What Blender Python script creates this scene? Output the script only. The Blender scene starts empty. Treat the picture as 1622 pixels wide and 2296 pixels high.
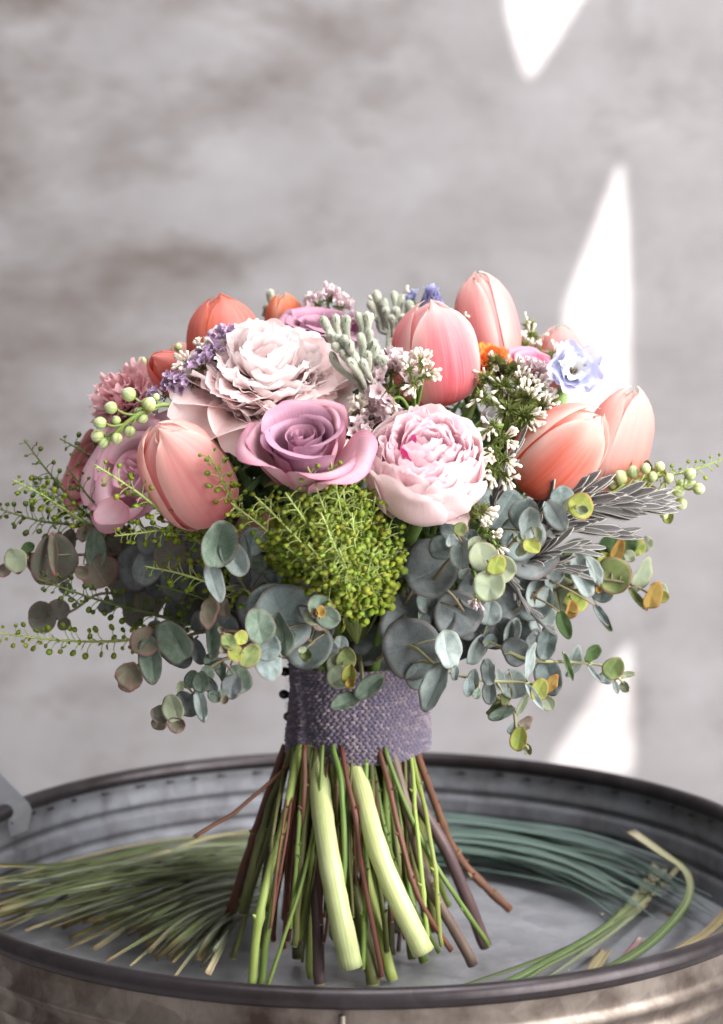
import bpy, bmesh, math, random
import numpy as np
from mathutils import Vector, Matrix

# ------------------------------------------------------------------ camera, world, lamps, exposure
scene = bpy.context.scene
COL = scene.collection
R = math.radians
FPX, CX, CY = 4460.0, 811.0, 1148.0            # focal length and centre on a 1622 x 2296 picture
CAM = Vector((0.0, -1.1, 0.366)); PITCH = R(6.0)
FW = Vector((0, math.cos(PITCH), -math.sin(PITCH))); UPV = Vector((0, math.sin(PITCH), math.cos(PITCH))); RT = Vector((1, 0, 0))
cd = bpy.data.cameras.new('camera'); cam = bpy.data.objects.new('camera', cd); COL.objects.link(cam)
cam.location = CAM; cam.rotation_euler = (math.pi/2 - PITCH, 0, 0)
cd.sensor_fit = 'HORIZONTAL'; cd.sensor_width = 24.0; cd.lens = 24.0*FPX/1622.0
cd.clip_start = 0.05; cd.clip_end = 60
cd.dof.use_dof = True; cd.dof.focus_distance = 0.995; cd.dof.aperture_fstop = 6.8
scene.camera = cam

world = bpy.data.worlds.new('World'); scene.world = world; world.use_nodes = True
bg = world.node_tree.nodes['Background']
bg.inputs['Color'].default_value = (1.0, 0.985, 0.98, 1); bg.inputs['Strength'].default_value = 0.33

def area_lamp(name, loc, target, sx, sy, power, color):
    ld = bpy.data.lights.new(name, 'AREA'); ld.shape = 'RECTANGLE'; ld.size = sx; ld.size_y = sy
    ld.energy = power; ld.color = color
    o = bpy.data.objects.new(name, ld); COL.objects.link(o); o.location = loc
    o.rotation_euler = (Vector(target)-Vector(loc)).to_track_quat('-Z', 'Y').to_euler()
    return o
area_lamp('window_light', (1.75, -1.25, 1.05), (0, 0.0, 0.22), 1.9, 1.9, 165, (1.0, 0.985, 0.96))
area_lamp('skylight', (0.35, -0.35, 2.4), (0.0, 0.0, 0.0), 1.6, 1.2, 62, (0.97, 0.98, 1.0))

scene.view_settings.view_transform = 'Standard'; scene.view_settings.look = 'None'
scene.view_settings.gamma = 1.0; scene.view_settings.exposure = 0.12; scene.view_settings.use_curve_mapping = False
scene.cycles.use_denoising = True
scene.cycles.max_bounces = 7; scene.cycles.transmission_bounces = 4; scene.cycles.transparent_max_bounces = 4
scene.cycles.caustics_reflective = False; scene.cycles.caustics_refractive = False

def at(px, py, Y):
    d = RT*((px-CX)/FPX) + UPV*((CY-py)/FPX) + FW
    return CAM + d*((Y-CAM.y)/d.y)
def on_level(px, py, z):
    d = RT*((px-CX)/FPX) + UPV*((CY-py)/FPX) + FW
    return CAM + d*((z-CAM.z)/d.z)
def metres(npx, Y): return npx*(Y+1.106)/FPX

# ------------------------------------------------------------------ mesh helpers
def tag(o, label=None, cat=None, group=None, kind=None):
    if label: o['label'] = label
    if cat: o['category'] = cat
    if group: o['group'] = group
    if kind: o['kind'] = kind
    return o
def make_mesh(name, verts, faces, uvs=None, smooth=True):
    me = bpy.data.meshes.new(name)
    verts = np.asarray(verts, dtype=np.float64)
    me.from_pydata(verts.tolist(), [], faces)
    if uvs is not None:
        li = np.empty(len(me.loops), dtype=np.int32); me.loops.foreach_get('vertex_index', li)
        lay = me.uv_layers.new(name='UVMap')
        lay.data.foreach_set('uv', np.asarray(uvs, dtype=np.float32)[li].ravel())
    if smooth: me.polygons.foreach_set('use_smooth', np.ones(len(me.polygons), dtype=bool))
    me.update(); return me
def put(name, me, mat, parent=None, mw=None):
    if mat is not None and len(me.materials) == 0: me.materials.append(mat)
    o = bpy.data.objects.new(name, me); COL.objects.link(o)
    if parent is not None: o.parent = parent
    if mw is not None: o.matrix_basis = mw
    return o
def thing(name, label, cat, loc=(0,0,0), group=None):
    o = bpy.data.objects.new(name, None); COL.objects.link(o); o.location = loc; o.empty_display_size = 0.01
    return tag(o, label, cat, group)
def grid_faces(nu, nv, off=0, wrap=False):
    f = []
    for i in range(nu-1):
        for j in range(nv-1 if not wrap else nv):
            k = (j+1) % nv
            f.append((off+i*nv+j, off+i*nv+k, off+(i+1)*nv+k, off+(i+1)*nv+j))
    return f
def basis(axis, spin=0.0, ref=None):
    z = Vector(axis).normalized()
    r = Vector(ref) if ref is not None else Vector((0, -1, 0.1))
    if abs(z.dot(r.normalized())) > 0.97: r = Vector((1, 0, 0.2))
    x = (r - z*r.dot(z)).normalized(); y = z.cross(x)
    m = Matrix((x, y, z)).transposed().to_4x4()
    return m @ Matrix.Rotation(spin, 4, 'Z')
def spline(pts, n):
    p = np.array([tuple(q) for q in pts], dtype=float)
    if len(p) == 2: return np.linspace(p[0], p[1], n)
    q = np.vstack([2*p[0]-p[1], p, 2*p[-1]-p[-2]])
    d = np.concatenate([[0], np.cumsum(np.linalg.norm(np.diff(p, axis=0), axis=1))]); d /= d[-1]
    out = []
    for s in np.linspace(0, 1, n):
        i = min(np.searchsorted(d, s, side='right')-1, len(p)-2); t = (s-d[i])/max(d[i+1]-d[i], 1e-9)
        a, b, c, e = q[i], q[i+1], q[i+2], q[i+3]
        out.append(0.5*((2*b)+(-a+c)*t+(2*a-5*b+4*c-e)*t*t+(-a+3*b-3*c+e)*t**3))
    return np.array(out)
def frames(path):
    T = np.gradient(path, axis=0); T /= np.linalg.norm(T, axis=1)[:, None]+1e-12
    ref = np.array([0.0, 1.0, 0.07]) if abs(T[0][1]) < 0.9 else np.array([1.0, 0, 0])
    N = []; n = ref - T[0]*ref.dot(T[0]); n /= np.linalg.norm(n)
    for t in T:
        n = n - t*n.dot(t); n /= np.linalg.norm(n)+1e-12; N.append(n)
    N = np.array(N); return T, N, np.cross(T, N)
class MB:
    """collects shapes into one mesh"""
    def __init__(s): s.v = []; s.f = []; s.uv = []; s.n = 0
    def add(s, v, f, uv=None):
        v = np.asarray(v, dtype=float)
        s.f += [tuple(i+s.n for i in q) for q in f]; s.v.append(v); s.n += len(v)
        s.uv.append(np.asarray(uv, dtype=float) if uv is not None else np.zeros((len(v), 2)))
        return s
    def tube(s, pts, radii, seg=7, n=None, cap=True, wob=0.0, seed=0):
        n = n or max(len(pts), 2); path = spline(pts, n)
        rr = np.interp(np.linspace(0, 1, n), np.linspace(0, 1, len(radii)), radii) if hasattr(radii, '__len__') else np.full(n, radii)
        if wob: rr = rr*(1+wob*np.random.RandomState(seed).uniform(-1, 1, n))
        T, N, B = frames(path); a = np.arange(seg)*2*math.pi/seg
        v = (path[:, None, :] + rr[:, None, None]*(np.cos(a)[None, :, None]*N[:, None, :]+np.sin(a)[None, :, None]*B[:, None, :])).reshape(-1, 3)
        uv = np.stack([np.tile(np.arange(seg)/seg, n), np.repeat(np.linspace(0, 1, n), seg)], 1)
        f = grid_faces(n, seg, 0, True)
        if cap: f += [tuple(range(seg-1, -1, -1)), tuple((n-1)*seg+j for j in range(seg))]
        return s.add(v, f, uv)
    def lathe(s, prof, seg=12, mw=None, uvv=None):
        prof = np.asarray(prof, float); n = len(prof); a = np.arange(seg)*2*math.pi/seg
        v = np.stack([prof[:, None, 0]*np.cos(a), prof[:, None, 0]*np.sin(a), np.repeat(prof[:, 1:2], seg, 1)], 2).reshape(-1, 3)
        if mw is not None:
            M = np.array(mw); v = v@M[:3, :3].T+M[:3, 3]
        uv = np.stack([np.tile(np.arange(seg)/seg, n), np.repeat(np.linspace(0, 1, n), seg)], 1)
        return s.add(v, grid_faces(n, seg, 0, True), uv)
    def mesh(s, name, smooth=True):
        return make_mesh(name, np.vstack(s.v), s.f, np.vstack(s.uv), smooth)
    def build(s, name, mat, parent=None, smooth=True, mw=None):
        return put(name, s.mesh(name, smooth), mat, parent, mw)

# ------------------------------------------------------------------ materials
class NT:
    def __init__(s, name):
        s.m = bpy.data.materials.new(name); s.m.use_nodes = True; s.t = s.m.node_tree; s.t.nodes.clear()
        s.out = s.t.nodes.new('ShaderNodeOutputMaterial')
    def n(s, kind, **kw):
        nd = s.t.nodes.new('ShaderNode'+kind)
        for k, v in kw.items():
            if k in nd.inputs.keys() or isinstance(k, int): s.set(nd.inputs[k], v)
            else: setattr(nd, k, v)
        return nd
    def set(s, sock, v):
        if hasattr(v, 'is_output') or isinstance(v, bpy.types.NodeSocket): s.t.links.new(v, sock)
        else:
            if isinstance(v, (tuple, list)) and len(v) == 3 and sock.type == 'RGBA': v = (*v, 1)
            sock.default_value = v
    def math(s, op, a, b=0.0, c=None, clamp=False):
        nd = s.t.nodes.new('ShaderNodeMath'); nd.operation = op; nd.use_clamp = clamp
        s.set(nd.inputs[0], a); s.set(nd.inputs[1], b)
        if c is not None: s.set(nd.inputs[2], c)
        return nd.outputs[0]
    def mix(s, f, a, b, blend='MIX'):
        nd = s.t.nodes.new('ShaderNodeMix'); nd.data_type = 'RGBA'; nd.blend_type = blend; nd.clamp_factor = True
        s.set(nd.inputs[0], f); s.set(nd.inputs[6], a); s.set(nd.inputs[7], b); return nd.outputs[2]
    def ramp(s, f, stops, interp='LINEAR'):
        nd = s.t.nodes.new('ShaderNodeValToRGB'); nd.color_ramp.interpolation = interp; e = nd.color_ramp.elements
        while len(e) < len(stops): e.new(0.5)
        for i, (p, c) in enumerate(stops):
            e[i].position = p; e[i].color = (*c, 1) if hasattr(c, '__len__') else (c, c, c, 1)
        s.set(nd.inputs[0], f); return nd.outputs[0]
    def noise(s, vec, scale, detail=3, rough=0.55, dist=0.0):
        nd = s.t.nodes.new('ShaderNodeTexNoise'); s.set(nd.inputs['Vector'], vec)
        nd.inputs['Scale'].default_value = scale; nd.inputs['Detail'].default_value = detail
        nd.inputs['Roughness'].default_value = rough; nd.inputs['Distortion'].default_value = dist; return nd.outputs[0]
    def mapped(s, vec, scale=(1,1,1), loc=(0,0,0)):
        nd = s.t.nodes.new('ShaderNodeMapping'); s.set(nd.inputs[0], vec); nd.inputs[3].default_value = scale
        s.set(nd.inputs[1], loc); return nd.outputs[0]
    def bump(s, h, strength, dist):
        nd = s.t.nodes.new('ShaderNodeBump'); nd.inputs['Strength'].default_value = strength
        nd.inputs['Distance'].default_value = dist; s.set(nd.inputs['Height'], h); return nd.outputs[0]
    def principled(s, color, rough=0.5, spec=0.3, metal=0.0, normal=None, sheen=0.0, trans=0.0, tcol=None):
        p = s.t.nodes.new('ShaderNodeBsdfPrincipled'); s.set(p.inputs['Base Color'], color); s.set(p.inputs['Roughness'], rough)
        s.set(p.inputs['Specular IOR Level'], spec); s.set(p.inputs['Metallic'], metal)
        if sheen: p.inputs['Sheen Weight'].default_value = sheen; p.inputs['Sheen Roughness'].default_value = 0.4
        if normal is not None: s.set(p.inputs['Normal'], normal)
        sh = p.outputs[0]
        if trans > 0:
            t = s.t.nodes.new('ShaderNodeBsdfTranslucent'); s.set(t.inputs[0], tcol if tcol is not None else color)
            mx = s.t.nodes.new('ShaderNodeMixShader'); mx.inputs[0].default_value = trans
            s.t.links.new(sh, mx.inputs[1]); s.t.links.new(t.outputs[0], mx.inputs[2]); sh = mx.outputs[0]
        s.t.links.new(sh, s.out.inputs[0]); return s.m
    def uv(s): 
        nd = s.t.nodes.new('ShaderNodeUVMap'); nd.uv_map = 'UVMap'; return nd.outputs[0]
    def sep(s, v):
        nd = s.t.nodes.new('ShaderNodeSeparateXYZ'); s.set(nd.inputs[0], v); return nd.outputs
    def rnd(s): return s.t.nodes.new('ShaderNodeObjectInfo').outputs['Random']
    def obj(s): return s.t.nodes.new('ShaderNodeTexCoord').outputs['Object']
    def vary(s, color, hue=0.02, val=0.15, sat=1.0, gain=1.0):
        h = s.t.nodes.new('ShaderNodeHueSaturation'); r = s.rnd()
        s.set(h.inputs['Hue'], s.math('MULTIPLY_ADD', r, 2*hue, 0.5-hue))
        r2 = s.math('FRACT', s.math('MULTIPLY', r, 7.13))
        h.inputs['Saturation'].default_value = sat; s.set(h.inputs['Value'], s.math('MULTIPLY_ADD', r2, 2*val*gain, (1-val)*gain)); s.set(h.inputs['Color'], color); return h.outputs[0]

def petal_mat(name, base, mid, tip, edge, streak, edge_pow=3.0, edge_amt=0.8, streak_amt=0.5, trans=0.40, hue=0.006, val=0.05, streak_scale=18, rough=0.42, sat=1.0, gain=1.0, bruise=0.35):
    t = NT(name); uv = t.uv(); X, Yv, _ = t.sep(uv)
    c = t.ramp(Yv, [(0.0, base), (0.45, mid), (1.0, tip)])
    r = t.rnd(); off = t.n('CombineXYZ'); t.set(off.inputs[0], t.math('MULTIPLY', r, 37.0)); t.set(off.inputs[1], t.math('MULTIPLY', r, 11.0))
    nz = t.noise(t.mapped(uv, (streak_scale, 1.3, 1), off.outputs[0]), 1.0, 4, 0.62, 0.3)
    c = t.mix(t.math('MULTIPLY', t.ramp(nz, [(0.38, 0.0), (0.68, 1.0)]), streak_amt), c, streak)
    ex = t.math('MULTIPLY', t.math('ABSOLUTE', t.math('SUBTRACT', X, 0.5)), 2.0)
    nz2 = t.noise(t.mapped(uv, (3, 3, 1), off.outputs[0]), 1.0, 2)
    ef = t.math('MAXIMUM', t.math('POWER', ex, edge_pow), t.math('POWER', Yv, edge_pow*2.2))
    ef = t.math('MULTIPLY', t.math('MULTIPLY', ef, t.math('MULTIPLY_ADD', nz2, 1.4, 0.55)), edge_amt, clamp=True)
    c = t.mix(ef, c, edge); c = t.vary(c, hue, val, sat, gain)
    nb = t.noise(t.mapped(uv, (60, 3, 1), off.outputs[0]), 1.0, 2)
    nv_ = t.noise(t.mapped(uv, (95, 2.2, 1), off.outputs[0]), 1.0, 3, 0.6, 0.4)
    c = t.mix(t.math('MULTIPLY', t.ramp(nv_, [(0.46, 0.0), (0.62, 1.0)]), 0.22), c, streak)
    nbr = t.noise(t.mapped(uv, (7, 7, 1), off.outputs[0]), 1.0, 4, 0.7)
    c = t.mix(t.math('MULTIPLY', t.ramp(nbr, [(0.70, 0.0), (0.78, 1.0)]), bruise), c, t.mix(0.5, streak, (0.45, 0.28, 0.16)))
    return t.principled(c, rough, 0.30, normal=t.bump(nb, 0.25, 0.0007), sheen=0.12, trans=trans)

def leaf_mat(name, c1, c2, edge, vein, trans=0.12, rough=0.6, veins=0.35, mott=9, hue=0.012, val=0.16, edge_amt=0.6, spots=0.5):
    t = NT(name); uv = t.uv(); X, Yv, _ = t.sep(uv)
    r = t.rnd(); off = t.n('CombineXYZ'); t.set(off.inputs[0], t.math('MULTIPLY', r, 53.0)); t.set(off.inputs[1], t.math('MULTIPLY', r, 17.0))
    p = t.mapped(uv, (1, 1, 1), off.outputs[0])
    n1 = t.noise(p, mott*0.45, 4, 0.6); n2 = t.noise(p, mott*5, 3, 0.7)
    c = t.mix(t.ramp(n1, [(0.35, 0.0), (0.66, 1.0)]), c1, c2)
    c = t.mix(t.math('MULTIPLY', t.ramp(n2, [(0.45, 0.0), (0.75, 1.0)]), 0.55), c, vein)
    ax = t.math('ABSOLUTE', t.math('SUBTRACT', X, 0.5))
    mid = t.math('LESS_THAN', ax, 0.014)
    w = t.math('ADD', t.math('MULTIPLY', t.math('SUBTRACT', Yv, t.math('MULTIPLY', ax, 0.75)), 9.0), t.math('MULTIPLY', t.noise(p, 5.0, 2), 1.3))
    lat = t.math('LESS_THAN', t.math('ABSOLUTE', t.math('SUBTRACT', t.math('FRACT', w), 0.5)), 0.045)
    c = t.mix(t.math('MULTIPLY', t.math('MAXIMUM', mid, t.math('MULTIPLY', lat, 0.55)), veins), c, vein)
    dx = t.math('MULTIPLY', ax, 2.0); dy = t.math('MULTIPLY', t.math('ABSOLUTE', t.math('SUBTRACT', Yv, 0.5)), 2.0)
    rad = t.math('SQRT', t.math('ADD', t.math('MULTIPLY', dx, dx), t.math('MULTIPLY', dy, dy)))
    ef = t.math('MULTIPLY', t.ramp(t.math('ADD', rad, t.math('MULTIPLY_ADD', n1, 0.3, -0.15)), [(0.86, 0.0), (1.0, 1.0)]), edge_amt)
    sp = t.noise(p, mott*2.2, 5, 0.75)
    c = t.mix(t.math('MULTIPLY', t.ramp(sp, [(0.66, 0.0), (0.72, 1.0)]), spots), c, t.mix(0.4, edge, (0.12, 0.08, 0.05)))
    c = t.vary(t.mix(ef, c, edge), hue, val)
    return t.principled(c, rough, 0.3, normal=t.bump(n2, 0.6, 0.0012), trans=trans)

def plain_mat(name, c1, c2, scale=300, rough=0.55, spec=0.3, stretch=(1,1,1), trans=0.0, hue=0.01, val=0.1, sheen=0.0, bump=0.3, metal=0.0, bd=0.0008):
    t = NT(name); o = t.mapped(t.obj(), stretch)
    n = t.noise(o, scale, 4, 0.6); c = t.vary(t.mix(t.ramp(n, [(0.35, 0.0), (0.65, 1.0)]), c1, c2), hue, val)
    return t.principled(c, rough, spec, metal, t.bump(n, bump, bd), sheen, trans)
def stem_mat(name, c1, c2, c3=None, rough=0.45):
    t = NT(name); uv = t.uv(); X, Yv, _ = t.sep(uv); r = t.rnd()
    off = t.n('CombineXYZ'); t.set(off.inputs[1], t.math('MULTIPLY', r, 31.0))
    n = t.noise(t.mapped(uv, (5, 5, 1), off.outputs[0]), 1.0, 4, 0.6); n2 = t.noise(t.mapped(uv, (26, 3, 1), off.outputs[0]), 1.0, 3)
    c = t.mix(t.ramp(n, [(0.35, 0.0), (0.65, 1.0)]), c1, c2)
    if c3: c = t.mix(t.math('MULTIPLY', t.ramp(n2, [(0.5, 0.0), (0.7, 1.0)]), 0.5), c, c3)
    return t.principled(t.vary(c, 0.012, 0.14), rough, 0.4, normal=t.bump(n2, 0.4, 0.0008))

# ------------------------------------------------------------------ the setting: concrete wall, ground, added gobo panel in front of the sunbeam lamp
WALL_Y = 1.0; GROUND_Z = -0.42; TRAY_R = 0.238; RIM_Z = 0.056
def concrete(name, a, b, stain):
    t = NT(name); o = t.obj()
    n1 = t.noise(t.mapped(o, (1, 1, 1.5)), 5.0, 5, 0.65, 0.1); n2 = t.noise(o, 90.0, 4, 0.6)
    c = t.mix(t.ramp(n1, [(0.32, 0.0), (0.7, 1.0)]), a, b)
    # old brown damp stains, thickest towards the far upper left of the wall
    X, Yv, Z = t.sep(o)
    n3 = t.noise(t.mapped(o, (1.3, 1, 2.6), (3.1, 0, 0.7)), 3.2, 4, 0.62, 0.15)
    zone = t.math('MULTIPLY_ADD', X, -0.75, t.math('MULTIPLY_ADD', Z, 0.55, -0.34))
    s = t.ramp(t.math('ADD', n3, t.math('MULTIPLY', zone, 0.45)), [(0.50, 0.0), (0.74, 1.0)])
    c = t.mix(t.math('MULTIPLY', s, 0.75), c, stain)
    n4 = t.noise(t.mapped(o, (1, 1, 1), (5, 2, 8)), 9.0, 3, 0.6)
    c = t.mix(t.math('MULTIPLY', t.ramp(n4, [(0.56, 0.0), (0.74, 1.0)]), 0.38), c, stain)
    c = t.mix(t.math('MULTIPLY', n2, 0.18), c, (0.22, 0.21, 0.21))
    return t.principled(c, 0.85, 0.2, normal=t.bump(n2, 0.2, 0.001))
def box(mb, x0, x1, y0, y1, z0, z1):
    v = [(x, y, z) for x in (x0, x1) for y in (y0, y1) for z in (z0, z1)]
    mb.add(v, [(0,1,3,2), (4,6,7,5), (0,4,5,1), (2,3,7,6), (0,2,6,4), (1,5,7,3)])
m_wall = concrete('wall_concrete', (0.315, 0.302, 0.312), (0.215, 0.202, 0.207), (0.085, 0.060, 0.045))
m_ground = concrete('ground_concrete', (0.45, 0.43, 0.43), (0.36, 0.34, 0.34), (0.25, 0.21, 0.19))
b = MB(); box(b, -2.6, 2.6, WALL_Y, WALL_Y+0.12, GROUND_Z-0.1, 2.6); tag(b.build('wall', m_wall, smooth=False), kind='structure')
b = MB(); b.add([(-3, -3, GROUND_Z), (3, -3, GROUND_Z), (3, WALL_Y+0.05, GROUND_Z), (-3, WALL_Y+0.05, GROUND_Z)], [(0, 1, 2, 3)]); tag(b.build('ground', m_ground, smooth=False), kind='structure')

# sunbeam: a small strong lamp high behind the camera shines through three wedge-shaped holes in an unseen panel, added to shape the beam, on to the wall
SUNPOS = Vector((1.15, -1.7, 2.35))
gaps = [[(1131, -90), (1360, -90), (1300, 5), (1240, 105), (1195, 172), (1178, 165), (1160, 110), (1137, 20)],
        [(1386, 372), (1398, 378), (1408, 520), (1412, 700), (1412, 880), (1262, 1000), (1266, 690), (1300, 600), (1345, 480)],
        [(1402, 1448), (1416, 1452), (1420, 1740), (1225, 1740), (1240, 1700), (1330, 1560)]]
wallpts = [[at(x, y, WALL_Y) for x, y in g] for g in gaps]
ctr = Vector((0, 0, 0)); cnt = 0
for g in wallpts:
    for p in g: ctr += p; cnt += 1
ctr /= cnt
bdir = (ctr-SUNPOS).normalized(); pc = SUNPOS+bdir*0.9
bx = bdir.cross(Vector((0, 0, 1))).normalized(); by = bx.cross(bdir)
bm = bmesh.new()
def loop_edges(pts):
    vs = [bm.verts.new(p) for p in pts]
    for i in range(len(vs)): bm.edges.new((vs[i], vs[(i+1) % len(vs)]))
loop_edges([pc+bx*sx*0.62+by*sy*0.62 for sx, sy in ((-1,-1), (1,-1), (1,1), (-1,1))])
for g in wallpts:
    pl = []
    for p in g:
        d = p-SUNPOS; pl.append(SUNPOS+d*((pc-SUNPOS).dot(bdir)/d.dot(bdir)))
    loop_edges(pl)
bmesh.ops.triangle_fill(bm, use_beauty=True, use_dissolve=False, edges=bm.edges[:])
me = bpy.data.meshes.new('gobo_panel'); bm.to_mesh(me); bm.free()
m_gobo = plain_mat('gobo_board', (0.10, 0.08, 0.06), (0.16, 0.13, 0.10), 30)
tag(put('gobo_panel', me, m_gobo), kind='structure')
ld = bpy.data.lights.new('sunbeam', 'SPOT'); ld.energy = 2000; ld.color = (1.0, 0.965, 0.91); ld.spot_size = R(58); ld.spot_blend = 0.05; ld.shadow_soft_size = 0.003
lo = bpy.data.objects.new('sunbeam', ld); COL.objects.link(lo); lo.location = SUNPOS; lo.rotation_euler = bdir.to_track_quat('-Z', 'Y').to_euler()

# ------------------------------------------------------------------ round metal tray
def metal_mat(name, a, b, dark, rough=0.42, metal=0.85, sp=26, dirt=0.5):
    t = NT(name); o = t.obj()
    vo = t.t.nodes.new('ShaderNodeTexVoronoi'); t.set(vo.inputs['Vector'], o); vo.inputs['Scale'].default_value = sp*3
    v = t.sep(vo.outputs['Color'])[0]
    n = t.noise(o, 18.0, 5, 0.65); n2 = t.noise(t.mapped(o, (1, 1, 0.25)), 60.0, 4, 0.6)
    c = t.mix(v, a, b); c = t.mix(t.math('MULTIPLY', t.ramp(n, [(0.42, 0.0), (0.68, 1.0)]), dirt), c, dark)
    c = t.mix(t.math('MULTIPLY', t.ramp(n2, [(0.55, 0.0), (0.75, 1.0)]), dirt*0.6), c, dark)
    rg = t.math('MULTIPLY_ADD', n2, 0.25, rough-0.1)
    return t.principled(c, rg, 0.5, metal, t.bump(n2, 0.25, 0.0012))
m_galv = metal_mat('galvanised_steel', (0.22, 0.225, 0.25), (0.165, 0.17, 0.19), (0.075, 0.07, 0.075), 0.66, 0.55, 26, 0.75)
m_floor = metal_mat('tray_floor_steel', (0.52, 0.53, 0.57), (0.42, 0.43, 0.47), (0.22, 0.22, 0.24), 0.36, 0.55, 18, 0.6)
m_rim = metal_mat('rim_steel', (0.044, 0.037, 0.042), (0.032, 0.025, 0.028), (0.016, 0.010, 0.009), 0.36, 0.6, 30, 0.7)
m_outer = metal_mat('outer_steel', (0.30, 0.262, 0.235), (0.20, 0.17, 0.15), (0.055, 0.036, 0.028), 0.44, 0.9, 14, 0.95)
tray = thing('metal_tray', 'round galvanised metal tray with rolled dark rim and ridged sides, holding the bouquet', 'tray', (0, 0, 0))
def ring_pts(z0, z1, r0, r1, ridges, n=46, sgn=1):
    out = []
    for i in range(n):
        z = z0+(z1-z0)*i/(n-1); r = r0+(r1-r0)*i/(n-1)
        for zc, w, h in ridges: r += sgn*h*math.exp(-((z-zc)/w)**2)
        out.append((r, z))
    return out
inner = MB().lathe([(0.2262, 0.002), (0.2272, 0.003)]+ring_pts(0.004, RIM_Z-0.002, 0.2278, TRAY_R-0.003, [(0.0185, 0.0021, 0.0030), (0.0340, 0.0021, 0.0030), (0.0455, 0.005, 0.0012)]), 144)
inner.build('inner_wall', m_galv, tray)
outer = MB().lathe(ring_pts(GROUND_Z+0.001, RIM_Z-0.002, TRAY_R-0.012, TRAY_R-0.0005, [(0.024, 0.0024, 0.0032), (0.036, 0.0022, 0.0030), (-0.03, 0.003, 0.003), (-0.2, 0.004, 0.004), (-0.36, 0.004, 0.004)], 190), 144)
outer.build('outer_wall', m_outer, tray)
a = np.linspace(0, 2*math.pi, 17)[:-1]
MB().lathe([(TRAY_R+0.0052*math.cos(q)*0.92-0.001, RIM_Z+0.0050*math.sin(q)) for q in list(a)+[0]], 144).build('rim', m_rim, tray)
b = MB(); seg = 96; rs = [0.0, 0.05, 0.10, 0.15, 0.19, 0.215, 0.222, 0.2275]; zs = [0, 0.0002, -0.0002, 0.0001, 0.0002, 0.0, 0.0012, 0.0034]
b.lathe(list(zip(rs, zs)), seg); b.build('tray_floor', m_floor, tray)
b = MB()                                                        # vertical folded seam of the outer side
for k, zz in enumerate([0]):
    an = math.asin((775-811)/1000.0)
    pts = [(math.sin(an)*(TRAY_R+0.0012), -math.cos(an)*(TRAY_R+0.0012), z) for z in np.linspace(GROUND_Z+0.01, 0.049, 12)]
    b.tube(pts, 0.0016, 8)
b.build('seam', m_outer, tray)
for k in range(64):                                             # crimps where the rim folds over
    an = 2*math.pi*k/64+0.02*math.sin(k*5.1); rr = TRAY_R-0.0048
    if k == 0: crimp = MB().lathe([(0.0001, 0.0011), (0.0012, 0.0008), (0.0019, 0.0), (0.0012, -0.0008), (0.0001, -0.0011)], 8).mesh('crimp')
    m = Matrix.Translation((rr*math.cos(an), rr*math.sin(an), RIM_Z-0.0065+0.0006*math.sin(k*3.3))) @ Matrix.Rotation(an, 4, 'Z') @ Matrix.Diagonal((0.55, 1.7+0.5*math.sin(k*1.7), 1.0, 1))
    put('crimp', crimp, m_rim, tray, m)
# ear of the carrying handle on the far left
p0 = [(-40, 1690), (0, 1734), (64, 1800), (72, 1816), (62, 1862), (-40, 1900)]
front = [at(x, y, 0.092) for x, y in p0]; b = MB()
fr = [tuple(p) for p in front]; bk = [(p.x-0.004, p.y+0.006, p.z) for p in front]; n = len(fr)
b.add(fr+bk, [tuple(range(n-1, -1, -1)), tuple(range(n, 2*n))]+[(i, (i+1) % n, n+(i+1) % n, n+i) for i in range(n)])
b.build('handle_ear', m_floor, tray, smooth=False)

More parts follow.
